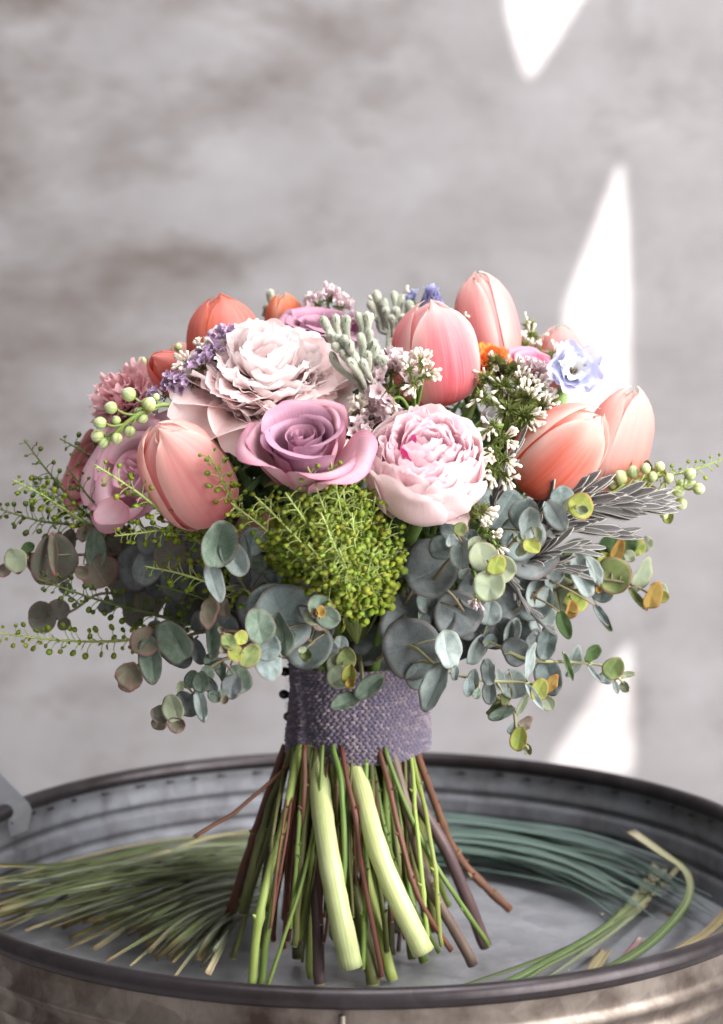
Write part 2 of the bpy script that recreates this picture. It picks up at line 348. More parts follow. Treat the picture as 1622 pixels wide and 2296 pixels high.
# ------------------------------------------------------------------ woven ribbon round the stems, pearl pins
WX, WR = at(800, 1600, 0).x, 0.0366
ztop, zbot = at(800, 1478, 0).z, at(800, 1672, 0).z
def wrap_mesh():
    nu, nv = 620, 150; ph = np.linspace(0, 2*math.pi, nu, endpoint=False); zt = np.linspace(0, 1, nv)
    PH, T = np.meshgrid(ph, zt); h = ztop-zbot
    Zc = T*h; Rr = WR*(1.0+0.030*(1-T)**2-0.018*np.sin(T*math.pi)+0.012*T)
    s = ((PH-R(-90-50)) % (2*math.pi))/(2*math.pi)                # overlap starts at the seam left of centre
    Rr = Rr+0.0026*(1-s)**1.0+0.0009*np.sin(3*PH+1)+0.0006*np.sin(7*PH+2.0+3*T)
    Rr = Rr+0.0030*np.exp(-(s/0.012)**2)+0.0012*np.sin(PH*4+T*5)*np.sin(T*2.2+1)+0.0016*np.exp(-((s-.93)/.03)**2)*(1-T)                          # folded hem at the ribbon's end
    row = T*h/0.00185+0.6*np.sin(2*PH+1.0)+0.25*np.sin(5*PH)      # rows of knitted stitches, slightly wavy
    ri = np.floor(row); fr = row-ri
    col = PH*WR/0.0031+0.5*(ri % 2)+0.10*np.sin(ri*2.3)
    fc = (col-np.floor(col))-0.5+0.28*(fr-0.5)*np.where(ri % 2 > 0, 1, -1)
    st = np.clip(1-(np.abs(fc)/0.52)**2.2, 0, 1)*np.sqrt(np.clip(1-((fr-0.5)/0.52)**2, 0, 1))
    hs = np.sin(ri*12.9+np.floor(col)*78.2)*43758.5; rv = hs-np.floor(hs)
    Rr = Rr+0.0019*st*(0.55+0.6*rv)
    sag = -0.0042*np.exp(-((PH-R(305))/0.8)**2)*(1-T)-0.002*np.sin(PH*2)*(1-T)
    v = np.stack([WX+Rr*np.cos(PH), Rr*np.sin(PH)*0.96, zbot+Zc+sag], 2).reshape(-1, 3)
    v = np.vstack([v, v[:nu]*[0.93, 0.93, 1]+[WX*0.07, 0, 0.004], v[-nu:]*[0.93, 0.93, 1]+[WX*0.07, 0, -0.004]])
    f = grid_faces(nv, nu, 0, True); o1 = nv*nu
    f += [((j+1) % nu, j, o1+j, o1+(j+1) % nu) for j in range(nu)]
    f += [((nv-1)*nu+j, (nv-1)*nu+(j+1) % nu, o1+nu+(j+1) % nu, o1+nu+j) for j in range(nu)]
    uv = np.stack([rv.ravel(), st.ravel()], 1); uv = np.vstack([uv, np.zeros((2*nu, 2))])
    return make_mesh('ribbon_wrap', v, f, uv)
t = NT('heather_yarn'); X, Yv, _ = t.sep(t.uv()); o = t.obj()
n = t.noise(o, 55, 3); n2 = t.noise(o, 900, 3, 0.7)
c = t.mix(X, (0.13, 0.105, 0.155), (0.34, 0.285, 0.33)); c = t.mix(t.math('MULTIPLY', t.ramp(n, [(0.4, 0.0), (0.65, 1.0)]), 0.6), c, (0.15, 0.145, 0.225))
c = t.mix(t.math('MULTIPLY', t.math('GREATER_THAN', X, 0.82), 0.55), c, (0.40, 0.33, 0.37)); c = t.mix(t.math('MULTIPLY', n2, 0.5), c, (0.075, 0.055, 0.085))
m_yarn = t.principled(c, 0.9, 0.1, normal=t.bump(n2, 0.6, 0.001), sheen=0.35)
wrap = put('ribbon_wrap', wrap_mesh(), m_yarn); tag(wrap, 'mauve grey knitted ribbon wrapped round the stems of the bouquet', 'ribbon')
rng = np.random.RandomState(5); v = []; f = []
for k in range(1500):                                             # loose wool fibres
    ph = rng.uniform(0, 2*math.pi); z = zbot+rng.uniform(0, 1)*(ztop-zbot); r0 = WR*1.03+0.0015; d = np.array([math.cos(ph), math.sin(ph), 0]); s = np.array([-d[1], d[0], rng.uniform(-1, 1)])
    p = np.array([WX, 0, z])+d*r0; q = p+d*rng.uniform(0.0004, 0.0022)+s*rng.uniform(-0.002, 0.002); w = np.array([0, 0, 0.00007])
    i = len(v); v += [p-w, p+w, q]; f.append((i, i+1, i+2))
tag(put('fibres', make_mesh('fibres', v, f), m_yarn, wrap), kind='stuff')
m_pearl = plain_mat('black_pearl', (0.008, 0.008, 0.011), (0.014, 0.013, 0.018), 80, 0.16, 0.6, bump=0.02)
m_pin = plain_mat('pin_steel', (0.5, 0.5, 0.5), (0.4, 0.4, 0.4), 200, 0.25, 0.5, metal=1.0)
for i, (px, py, lab) in enumerate([(640, 1506, 'topmost'), (638, 1557, 'second'), (648, 1607, 'lowest')]):
    c = at(px, py, -0.002); pn = thing('pearl_pin', 'black pearl headed pin at the ribbon edge, %s of the three' % lab, 'pin', c, 'pearl pins in the ribbon')
    m = basis((-1, -0.25, 0.12 if i else 0.0))
    MB().lathe([(0.0001, 0.0032), (0.0012, 0.0030), (0.0023, 0.0018), (0.0027, 0.0002), (0.0022, -0.0016), (0.0012, -0.0026), (0.0009, -0.0042)], 18, m).build('pin_head', m_pearl, pn)
    MB().tube([m @ Vector((0, 0, -0.004)), m @ Vector((0, 0, -0.022))], 0.0004, 6).build('pin_shaft', m_pin, pn)

# ------------------------------------------------------------------ cut stems fanning out below the ribbon
m_s_olive = stem_mat('stem_olive', (0.16, 0.19, 0.05), (0.10, 0.10, 0.035), (0.12, 0.05, 0.03))
m_s_green = stem_mat('stem_green', (0.14, 0.24, 0.045), (0.21, 0.29, 0.08), (0.09, 0.16, 0.03))
m_s_dark = stem_mat('stem_dark', (0.085, 0.10, 0.036), (0.10, 0.065, 0.038), (0.06, 0.07, 0.026))
m_s_lime = stem_mat('stem_lime', (0.34, 0.42, 0.11), (0.27, 0.33, 0.075), (0.40, 0.45, 0.16))
m_s_pale = stem_mat('stem_pale', (0.56, 0.61, 0.30), (0.44, 0.51, 0.20), (0.66, 0.68, 0.44), 0.35)
m_s_red = stem_mat('stem_red', (0.17, 0.045, 0.035), (0.11, 0.05, 0.03), (0.26, 0.08, 0.06))
m_s_brown = stem_mat('stem_brown', (0.19, 0.135, 0.105), (0.12, 0.075, 0.065), (0.25, 0.20, 0.12))
m_s_plum = stem_mat('stem_plum', (0.11, 0.065, 0.065), (0.075, 0.045, 0.05), (0.17, 0.11, 0.09))
m_s_bark = stem_mat('stem_bark', (0.17, 0.065, 0.04), (0.10, 0.045, 0.032), (0.28, 0.13, 0.07), 0.65)
m_cut = plain_mat('cut_face', (0.60, 0.60, 0.33), (0.42, 0.42, 0.20), 500)
m_cutw = plain_mat('cut_wood', (0.42, 0.30, 0.17), (0.28, 0.17, 0.10), 500)
def zx(x): return 413.3+x*0.4813
def zy(y): return 1469.5+y*0.4813
def cut_stem(name, label, pts, w, mat, nodes=(), group=None, end='flat', seed=0, cut=None, flare=1.0, thorn=0, kink=0.0):
    rn = random.Random(seed); P = [at(zx(x), zy(y), Y) for x, y, Y in pts]
    for p in P: p.z = max(p.z, 0.002+0.3*metres(w*0.4813/2, p.y))
    base = P[-1].copy(); st = thing(name, label, 'stem', base, group)
    L = [p-base for p in P]; r = metres(w*0.4813/2, pts[0][2])
    n = 26; path = spline(L, n); mb = MB(); rr = np.interp(np.linspace(0, 1, n), [0, 1], [r*0.92, r*flare])
    for u in nodes:
        rr = rr*(1+0.38*np.exp(-((np.linspace(0, 1, n)-u)/0.022)**2))
    kr = np.random.RandomState(seed+9); ks = np.interp(np.arange(n), np.linspace(0, n-1, 7), kr.normal(size=7)); path[1:-1, 0] += (min(r*0.25, 0.0005 if r < .005 else 0.00016)*ks)[1:-1]; mb.tube(path, rr, 11, n, wob=0.035, seed=seed); o = mb.build('shoot', mat, st)
    d = (Vector(path[-1])-Vector(path[-2])).normalized()
    MB().lathe([(0.00001, 0.0004), (rr[-1]*0.55, 0.0002), (rr[-1]*0.86, 0.0003), (rr[-1]*1.0, -0.0006)], 12, Matrix.Translation(Vector(path[-1])+d*0.0002) @ basis(d)).build('cut_face', cut or m_cut, st)
    for u in nodes:                                              # a bud scar at each joint
        k = int(u*(n-1)); c = Vector(path[k]); side = 1 if rn.random() > 0.5 else -1
        ax = Vector((side*0.8, -0.6, 0.9))
        MB().lathe([(0.0001, 0.0030), (r*0.35, 0.0018), (r*0.6, 0.0), (r*0.5, -0.002)], 8, Matrix.Translation(c+Vector((side*r*0.7, -r*0.6, 0))) @ basis(ax)).build('bud_scar', cut or mat, st)
    for k in range(thorn):
        i = rn.randrange(3, n-2); c = Vector(path[i]); an = rn.uniform(2.6, 6.8); ax = Vector((math.cos(an), math.sin(an), 0.5))
        MB().lathe([(0.0001, rn.uniform(0.001, 0.0022)), (0.0005, 0.0004), (0.0009, 0.0)], 6, Matrix.Translation(c+ax*rr[i]*0.85) @ basis(ax)).build('thorn', mat, st)
    return st
G = 'cut stems fanning out below the ribbon'
S = [
 ('thickest of the pale green stems, left one under the ribbon centre, with tapered sleeve', [(600,340,-.020),(616,470,-.028),(660,850,-.062),(718,1180,-.074),(778,1452,-.076)], 104, m_s_pale, (), dict(flare=1.05)),
 ('thick pale green stem slanting down to the right of the centre', [(758,340,-.022),(785,470,-.029),(872,800,-.060),(960,1060,-.070),(1115,1382,-.072)], 94, m_s_pale, (), dict(flare=1.1)),
 ('bark covered reddish twig reaching farthest out on the right', [(1075,420,-.006),(1150,650,.004),(1235,860,.012),(1330,1000,.018),(1518,1186,.020)], 40, m_s_bark, (.45,.62,.78,.9), dict(cut=m_cutw, thorn=7)),
 ('smooth plum brown thick stem second from the right side', [(1000,420,-.014),(1090,680,-.020),(1230,930,-.022),(1405,1355,-.012)], 62, m_s_plum, (), dict(cut=m_cutw)),
 ('grey brown stem with a swollen pinkish joint, ending low on the right', [(960,430,-.030),(1060,800,-.044),(1150,1080,-.052),(1345,1442,-.050)], 52, m_s_brown, (.62,), dict(cut=m_cutw)),
 ('slim wine red stem slanting right in front of the brown ones', [(905,430,-.036),(975,700,-.050),(1040,980,-.058),(1110,1160,-.060),(1245,1375,-.056)], 27, m_s_red, (.2,.42,.6), {}),
 ('slim red twig crossing in front between the two thick pale stems', [(730,420,-.038),(785,700,-.056),(830,960,-.064),(868,1200,-.068),(918,1500,-.070)], 26, m_s_red, (.3,.52), {}),
 ('thin green stem slanting right with a small leafy stub at its end', [(935,430,-.036),(1060,760,-.046),(1180,990,-.050),(1290,1160,-.046),(1418,1352,-.042)], 24, m_s_green, (.82,), {}),
 ('yellow green kinked stem ending lowest on the left', [(545,420,-.026),(470,750,-.046),(400,1000,-.058),(345,1240,-.066),(312,1565,-.070)], 42, m_s_lime, (.72,), {}),
 ('glossy green stem beside the yellow green kinked one', [(520,430,-.020),(450,900,-.046),(398,1250,-.060),(352,1555,-.068)], 34, m_s_green, (), {}),
 ('thin bright green stalk crossing the others to the lower left', [(645,420,-.038),(622,700,-.052),(560,1020,-.064),(470,1300,-.072),(382,1562,-.076)], 19, m_s_green, (.32,), {}),
 ('olive green stem with a scarred joint on the left side', [(510,420,-.014),(420,640,-.024),(350,840,-.032),(300,1060,-.038),(276,1205,-.040)], 36, m_s_olive, (.55,.92), {}),
 ('dark red brown woody stem at the far left of the fan', [(475,420,-.002),(385,680,-.004),(290,960,-.006),(190,1250,-.004)], 46, m_s_red, (.5,), dict(cut=m_cutw)),
 ('dry brown leaf stalk sticking out sideways to the left', [(520,480,-.020),(425,570,-.024),(255,716,-.030),(140,790,-.032),(46,848,-.034)], 20, m_s_bark, (), {}),
 ('slim reddish stem down the left of the centre', [(562,420,-.034),(552,760,-.050),(525,1060,-.058),(484,1330,-.058)], 28, m_s_red, (.35,.6), {}),
 ('brownish purple smooth stem ending low just left of the centre', [(590,430,-.010),(605,900,-.040),(625,1200,-.058),(632,1560,-.066)], 54, m_s_plum, (), {}),
 ('narrow light green stem left of the brownish purple one', [(570,430,-.006),(572,1000,-.036),(584,1250,-.050),(592,1532,-.056)], 34, m_s_lime, (), {}),
 ('green stem lying over the right edge of the left thick pale stem', [(692,420,-.038),(735,640,-.052),(748,950,-.062),(742,1245,-.066)], 27, m_s_green, (), {}),
 ('broad dark green stem between the two thick pale stems, ending low', [(700,430,-.014),(770,950,-.040),(830,1260,-.058),(880,1552,-.068)], 58, m_s_olive, (), dict(flare=1.1)),
 ('pale green stem with split end near the lowest middle', [(760,430,-.010),(850,1000,-.040),(900,1260,-.052),(972,1522,-.060)], 44, m_s_lime, (), dict(flare=1.2)),
 ('green stem with tiny knobs between the right pale stem and the wine red one', [(868,430,-.030),(925,760,-.042),(1010,1060,-.050),(1188,1385,-.048)], 22, m_s_green, (.2,.3,.42,.55), dict(thorn=8)),
 ('leaf green stem under the ribbon on the right, behind the grey brown one', [(985,430,-.010),(1075,760,-.014),(1150,960,-.016),(1232,1165,-.006)], 30, m_s_lime, (), {}),
 ('dark green flattened stem end poking out below the right pale stem', [(850,430,.0),(990,900,-.020),(1070,1200,-.028),(1118,1472,-.030)], 46, m_s_green, (), {}),
 ('thin dark stem at the lower left between woody and olive stems', [(500,430,.004),(390,850,-.012),(300,1150,-.026),(228,1412,-.034)], 25, m_s_olive, (), {}),
 ('olive stem slanting from the ribbon to the left behind the scarred one', [(490,430,.010),(400,760,.004),(290,1080,-.004),(165,1330,-.006)], 24, m_s_dark, (), {}),
]
for i, (lab, pts, w, mat, nodes, kw) in enumerate(S):
    cut_stem('cut_stem', lab, pts, w, mat, nodes, G, seed=100+i, **kw)
rn = random.Random(11)
for k in range(40):                                               # thin stalks in front, filling the gaps
    xt = rn.uniform(480, 1070); s = (xt-775)/300; xb = 770+s*rn.uniform(330, 500)+rn.uniform(-60, 60); Yb = rn.uniform(-.070, -.035); fl = 1180+rn.random()*360*(1-.5*abs(s))
    while at(zx(xb), zy(fl), Yb).z < 0.004: fl -= 10
    cut_stem('cut_stem', 'thin cut stalk among the front stems below the ribbon', [(xt, 430, -.036*math.sqrt(max(.05, 1-s*s))), ((xt+xb)/2+rn.uniform(-35, 35), (430+fl)/2, (Yb-.03)/2-.008), (xb, fl, Yb)], rn.choice([14, 18, 22, 26, 32]), rn.choice([m_s_olive, m_s_green, m_s_green, m_s_red, m_s_lime, m_s_bark, m_s_olive]), (rn.uniform(.2, .45), rn.uniform(.5, .85)), 'thin stalks among the front stems', seed=500+k, thorn=rn.choice([0, 0, 4]))
for k in range(34):                                               # the rest of the bundle, behind and between
    xt = rn.uniform(470, 1090); Yt = rn.uniform(-0.015, 0.033); s = (xt-780)/310
    xb = 760+s*rn.uniform(300, 520)+rn.uniform(-50, 50); Yb = rn.uniform(-0.035, 0.085)
    yb = (at(zx(xb), 0, Yb), None)[1]
    fl = None
    for yy in range(1100, 1560, 8):
        if at(zx(xb), zy(yy), Yb).z < 0.004: fl = yy; break
    fl = (fl or 1500)-rn.choice([0, 0, 10, 40])
    mid = ((xt+xb)/2+rn.uniform(-25, 25), (430+fl)/2, (Yt+Yb)/2-0.004)
    cut_stem('cut_stem', 'dark cut stem deep inside the bundle below the ribbon', [(xt, 430, Yt), mid, (xb, fl, Yb)], rn.choice([22, 28, 34, 40, 48]),
             rn.choice([m_s_dark, m_s_dark, m_s_olive, m_s_red, m_s_plum, m_s_green]), (rn.uniform(.3, .8),), 'dark stems inside the bundle', seed=300+k)

# ------------------------------------------------------------------ long leaf blades lying in the tray
def blade_mat(name, a, b, c3, tipc, dry_to=0.15):
    t = NT(name); uv = t.uv(); X, Yv, _ = t.sep(uv); r = t.rnd()
    off = t.n('CombineXYZ'); t.set(off.inputs[0], t.math('MULTIPLY', r, 41.0))
    n = t.noise(t.mapped(uv, (9, 1.2, 1), off.outputs[0]), 1.0, 3); n2 = t.noise(t.mapped(uv, (3, 4, 1), off.outputs[0]), 1.0, 4)
    c = t.mix(t.ramp(n, [(0.3, 0.0), (0.7, 1.0)]), a, b)
    c = t.mix(t.math('MULTIPLY', t.math('LESS_THAN', t.math('ABSOLUTE', t.math('SUBTRACT', X, 0.5)), 0.07), 0.5), c, c3)
    dry = t.math('ADD', t.ramp(Yv, [(0.0, 1.0), (dry_to, 0.0)]), t.math('MULTIPLY_ADD', n2, 0.9, -0.52))
    c = t.mix(t.math('MULTIPLY', dry, 0.9, clamp=True), c, tipc)
    return t.principled(t.vary(c, 0.015, 0.22), 0.42, 0.35, trans=0.08)
m_b_green = blade_mat('blade_green', (0.085, 0.11, 0.035), (0.14, 0.165, 0.065), (0.25, 0.26, 0.15), (0.34, 0.23, 0.11))
m_b_grey = blade_mat('blade_grey', (0.14, 0.165, 0.095), (0.22, 0.245, 0.155), (0.38, 0.39, 0.28), (0.48, 0.37, 0.21))
m_b_straw = blade_mat('blade_straw', (0.40, 0.34, 0.17), (0.30, 0.25, 0.13), (0.5, 0.44, 0.28), (0.46, 0.30, 0.18))
m_b_teal = blade_mat('blade_teal', (0.055, 0.095, 0.075), (0.135, 0.185, 0.165), (0.26, 0.32, 0.30), (0.09, 0.13, 0.08))
m_b_fresh = blade_mat('blade_fresh', (0.09, 0.145, 0.04), (0.15, 0.205, 0.075), (0.40, 0.44, 0.28), (0.56, 0.47, 0.34), 0.55)
def blade(label, pts, w, mat, group, taper=(1, 1, 0.9, 0.25), seed=0, twist=0.3, rev=False):
    """pts: world points from the cut end to the tip"""
    rn = np.random.RandomState(seed); n = 30; path = spline(pts, n); base = path[0].copy(); path = path-base
    T = np.gradient(path, axis=0); T /= np.linalg.norm(T, axis=1)[:, None]+1e-9
    up = np.array([0, -0.35, 1.0]); side = np.cross(T, up); side /= np.linalg.norm(side, axis=1)[:, None]; nrm = np.cross(side, T)
    tw = twist*np.sin(np.linspace(0, 3, n)+rn.uniform(0, 6))+rn.uniform(-.3, .3)
    s2 = side*np.cos(tw)[:, None]+nrm*np.sin(tw)[:, None]; n2 = np.cross(s2, T)
    ww = w*np.interp(np.linspace(0, 1, n), np.linspace(0, 1, len(taper)), taper)/2
    cr = [(-1, 0.0), (-0.5, -0.22), (0, -0.42), (0.5, -0.22), (1, 0.0), (0.5, -0.40), (0, -0.62), (-0.5, -0.40)]
    v = np.concatenate([(path+s2*(ww*a)[:, None]+n2*(ww*b2)[:, None])[:, None, :] for a, b2 in cr], 1).reshape(-1, 3)
    uvx = [0, .25, .5, .75, 1, .75, .5, .25]; uv = np.stack([np.tile(uvx, n), np.repeat(np.linspace(0, 1, n), 8)], 1)
    f = grid_faces(n, 8, 0, True)+[tuple(range(7, -1, -1)), tuple((n-1)*8+j for j in range(8))]
    o = put('leaf_blade', make_mesh('leaf_blade', v, f, uv), mat); o.location = base
    return tag(o, label, 'leaf blade', group)
rn = random.Random(21)
def lerp(a, b, t): return a+(b-a)*t
def in_tray(px, py, z):                                           # lift a blade on to the sloping side where the floor ends
    p = on_level(px, py, z)
    while math.hypot(p.x, p.y) > 0.221+0.1*max(0, p.z-.02) and z < .085: z += .002; p = on_level(px, py, z)
    return p
for k in range(52):                                               # upper left bundle: cut ends at the left edge, tips behind the stems
    s = (k+rn.random())/52; z = 0.004+0.020*rn.random()*(1-abs(s-.5))
    x0 = rn.uniform(-110, 20) if rn.random() < .62 else rn.uniform(0, 330); y0 = lerp(1955, 2085, s)+rn.uniform(-26, 26)
    pts = [in_tray(x0, y0, z), in_tray(lerp(x0, 600, .35), lerp(1930, 2025, s)-10+rn.uniform(-12, 12), z+rn.uniform(.008, .020)), in_tray(lerp(x0, 600, .7), lerp(1878, 1980, s)+rn.uniform(-10, 10), z+rn.uniform(.006, .016)), in_tray(620+rn.uniform(-40, 60), lerp(1862, 1965, s)+rn.uniform(-6, 6), z)]
    blade('long green leaf blade in the bundle along the far left side', pts, rn.uniform(.0022, .0042), rn.choice([m_b_green, m_b_green, m_b_grey, m_b_grey, m_b_straw if s < .25 else m_b_green]), 'leaf blades bundled on the far left', seed=k, taper=rn.choice([(1, 1, .9, .25), (.4, 1, .9, .25), (1.4, .9, .9, .3)]))
for k in range(46):                                               # lower left bundle with pale cut ends near the front rim
    s = (k+rn.random())/46; z = 0.003+0.012*rn.random()
    x0 = lerp(60, 440, s)+rn.uniform(-45, 110); y0 = lerp(2092, 2195, s)+rn.uniform(-60, 10)
    pts = [in_tray(x0, y0, z), in_tray(lerp(x0, 560, .3), lerp(y0, lerp(1945, 2040, s), .38)+rn.uniform(-12, 8), z+rn.uniform(.004, .016)), in_tray(lerp(x0, 560, .68), lerp(y0, lerp(1945, 2040, s), .78)+rn.uniform(-10, 6), z+rn.uniform(.006, .016)), in_tray(585+rn.uniform(-30, 40), lerp(1945, 2040, s), z)]
    blade('grey green leaf blade with pale cut end pointing at the near left rim', pts, rn.uniform(.0020, .0036), rn.choice([m_b_grey, m_b_grey, m_b_grey, m_b_green, m_b_green]), 'leaf blades fanned on the near left', seed=100+k, taper=rn.choice([(1.1, 1, .9, .5), (.5, 1, .9, .4), (1.5, .9, .9, .4), (.7, 1, 1, .3)]))
for k in range(64):                                               # teal bundle curving along the far inner wall on the right
    s = (k+rn.random())/64; rad = lerp(0.219, 0.158, s)+rn.uniform(-.003, .003); a0, a1 = R(rn.uniform(92, 108)), R(rn.uniform(8, 34)); z = 0.003+0.017*rn.random()*(1-.5*s)
    pts = [(rad*math.cos(lerp(a0, a1, q))*1.0, rad*math.sin(lerp(a0, a1, q))*(1-.02*q), z+.004*math.sin(q*math.pi)+rn.uniform(0, .005)) for q in (0, .25, .5, .75, 1)]
    pts = [(x*(1+rn.uniform(-.02, .02)), y*(1+rn.uniform(-.03, .01)), w) for x, y, w in pts]
    blade('bluish green leaf blade in the bundle curving along the far right wall', [Vector(p) for p in pts], rn.uniform(.0022, .0044), m_b_teal, 'leaf blades bundled on the far right', seed=200+k, twist=.2)
NR = 'loose leaf blades at the near right'
def lp(*q): return [on_level(x, y, z) for x, y, z in q]
blade('green leaf blade on the right with a thin straw coloured tip raised past the others', lp((1550,1915,.016),(1470,2000,.012),(1380,2070,.008),(1240,2140,.006),(985,2228,.004)), .0042, m_b_fresh, NR, (0.7,.9,1,1,.5), 301)
blade('green leaf blade ending in a wide frayed straw tip', lp((1488,1934,.012),(1440,1998,.011),(1370,2070,.009),(1240,2150,.006),(1080,2232,.004)), .0066, m_b_fresh, NR, (1.9,1.2,.8,.8,.5), 302)
blade('narrow green leaf blade between the frayed one and the rim', lp((1482,1965,.010),(1420,2040,.009),(1330,2110,.008),(1220,2170,.006),(1130,2232,.004)), .0040, m_b_fresh, NR, (0.8,1,1,.8,.5), 303)
blade('folded green leaf blade nearest the rim on the right', lp((1452,2025,.009),(1380,2085,.008),(1290,2150,.007),(1180,2226,.004)), .0036, m_b_grey, NR, (0.7,1,1,.5), 304)
blade('broad green leaf blade looping back up to a pale hollow tip', lp((1408,1858,.040),(1480,1908,.036),(1540,1955,.028),(1542,2020,.020),(1470,2105,.012),(1380,2165,.008),(1285,2215,.004)), .0056, m_b_fresh, NR, (2.0,1.7,.9,.9,1,1,.6), 305, .15)
blade('dry straw coloured leaf blade at the far right edge by the rim', lp((1660,2010,.014),(1600,2080,.012),(1530,2125,.010),(1430,2178,.006)), .0052, m_b_straw, NR, (1,1.1,1,.4), 306)
blade('frayed brown leaf blade lying just under the straw coloured one', lp((1670,2050,.010),(1600,2110,.008),(1520,2160,.006),(1440,2184,.004)), .0042, m_b_straw, NR, (1,1.1,1,.4), 307)
blade('short pale cut leaf piece standing by the near right rim', lp((1360,2128,.006),(1342,2155,.005),(1326,2185,.003)), .0075, m_b_straw, NR, (1,1,.9), 308)
m_pinkbit = blade_mat('blade_pink', (0.36, 0.20, 0.22), (0.28, 0.15, 0.17), (0.5, 0.36, 0.36), (0.55, 0.48, 0.40))
blade('short pinkish leaf piece behind the broad green blade', lp((1440,2100,.007),(1412,2140,.006),(1372,2185,.004)), .0060, m_pinkbit, NR, (.8,1,.7), 309)
m_pollen = plain_mat('pollen', (0.45, 0.24, 0.04), (0.35, 0.18, 0.03), 300)
m_chip = plain_mat('pale_chip', (0.55, 0.52, 0.45), (0.45, 0.45, 0.35), 300)
for mat, pts, nm in ((m_pollen, [(1456,1942), (1538,1940), (1675,2060), (1196,1953), (1670,2080), (1405,1948), (1500,2050)], 'orange'), (m_chip, [(1265,2200), (1232,2145), (1216,2188), (1150,2210), (1300,2130), (1275,2175), (520,2140), (1350,2050), (1240,2230)], 'pale')):
    for i, (x, y) in enumerate(pts):
        q = on_level(x, y, 0.0012); s = 0.0011+0.0005*math.sin(i*2.1)
        o = MB().lathe([(0.00001, s*.6), (s*.7, s*.5), (s, 0), (s*.6, -s*.4), (0.00001, -s*.5)], 7, Matrix.Diagonal((1, 1.6, .8, 1))).build('plant_crumb', mat)
        o.location = q; o.rotation_euler = (0, 0, i*1.3); tag(o, 'tiny %s plant crumb on the tray floor' % nm, 'crumb', '%s crumbs on the tray floor' % nm)

# ------------------------------------------------------------------ petals
def wob(rn, n, amp):
    """a smooth random function of v and u"""
    ph = [rn.uniform(0, 6.28) for _ in range(n)]; k = [rn.uniform(0.6, 1.4)*(i+1) for i in range(n)]
    return lambda x: amp*sum(math.sin(k[i]*x*2.2+ph[i])/(i+1) for i in range(n))
def cup_petal(prof, half, seed, nu=15, nv=15, flare=0.04, ridge=0.0, drop=0.12, drop_p=2.4, pinch=None, ruff=0.0, ruff_k=3.0, jag=0.0, lean=0.0, roll=0.0, phi0=0.0, side=0.0, noise=0.03):
    """a petal wrapped round the local Z axis; prof = [(r, z), ...] from base to tip, half = half angle in radians"""
    rn = random.Random(seed); pr = np.array(prof, float)
    d = np.concatenate([[0], np.cumsum(np.linalg.norm(np.diff(pr, axis=0), axis=1))]); Ltot = d[-1]; d /= Ltot
    w1 = wob(rn, 3, 1.0); w2 = wob(rn, 3, 1.0); p1 = rn.uniform(0, 6.28); v = []; uv = []
    for i in range(nu):
        u = i/(nu-1)
        for j in range(nv):
            s = -1+2*j/(nv-1)
            um = u*(1-drop*abs(s)**drop_p-jag*max(0, math.sin(9*s+p1)+0.7*math.sin(21*s+p1*2))*0.5*u)
            r = np.interp(um, d, pr[:, 0]); z = np.interp(um, d, pr[:, 1])
            pw = np.interp(u, [q[0] for q in pinch], [q[1] for q in pinch]) if pinch else 1.0
            a = s*half*pw
            rr = r*(1+flare*abs(s)**2.5*(0.3+u)+side*s*0.5+ridge*math.exp(-(s/0.13)**2)*math.sin(min(u*1.15, 1)*math.pi))
            rr += ruff*Ltot*u**2*(math.sin(ruff_k*s*math.pi+p1)+0.5*w1(s*2+u))*0.5 + noise*r*w2(s+1.7*u)*u
            rr = max(rr, 0.0003); z2 = z+lean*s*Ltot*u+0.35*noise*r*w1(s*1.3+u)*u
            v.append((rr*math.cos(phi0+a), rr*math.sin(phi0+a), z2)); uv.append(((s+1)/2, u))
    return make_mesh('petal', v, grid_faces(nu, nv), uv)
def spoon_petal(L, W, a0, a1, seed, cup=0.5, ruff=0.10, ruff_k=2.5, jag=0.06, nu=9, nv=11, phi=0.0, r0=0.0, z0=0.0, base_w=0.25, peak=0.68, tip_round=0.28, twist=0.0, fold=0.0):
    """a free petal leaving the axis at angle a0 and bending to a1 (0 = along the axis, pi/2 = outwards)"""
    rn = random.Random(seed); w1 = wob(rn, 3, 1.0); p1 = rn.uniform(0, 6.28); p2 = rn.uniform(0, 6.28)
    cx, cz = [r0], [z0]; n = 40; an = [a0+(a1-a0)*(i/(n-1))**1.3 for i in range(n)]
    for i in range(1, n): cx.append(cx[-1]+math.sin(an[i])*L/(n-1)); cz.append(cz[-1]+math.cos(an[i])*L/(n-1))
    ui = np.linspace(0, 1, n); v = []; uv = []; c, s_ = math.cos(phi), math.sin(phi)
    for i in range(nu):
        u = i/(nu-1)
        for j in range(nv):
            s = -1+2*j/(nv-1)
            um = u*(1-tip_round*abs(s)**2.2-jag*(0.6*max(0, math.sin(7*s+p1))+0.5*max(0, math.sin(17*s+p2)))*u**2)
            x = np.interp(um, ui, cx); z = np.interp(um, ui, cz); al = np.interp(um, ui, an)
            w = W*(base_w+(1-base_w)*math.sin(min(1, u/peak)*math.pi/2)**1.1)*(1 if u < peak else 1-0.18*((u-peak)/(1-peak))**2)
            th = s*cup*1.2; y = w*(math.sin(th)/max(cup*1.2, 1e-3))
            off = w*(1-math.cos(th))/max(cup*1.2, 1e-3)*-1
            off += L*ruff*u**1.6*(math.sin(ruff_k*s*3+p1)*abs(s)**0.7+0.45*w1(s*2))*0.55 - fold*abs(s)*w
            y += twist*L*u*u*0.5
            nx, nz = math.cos(al), -math.sin(al)          # outward normal of the centre line
            X = x+nx*off; Zz = z+nz*off
            v.append((X*c-y*s_, X*s_+y*c, Zz)); uv.append(((s+1)/2, u))
    return make_mesh('petal', v, grid_faces(nu, nv), uv)

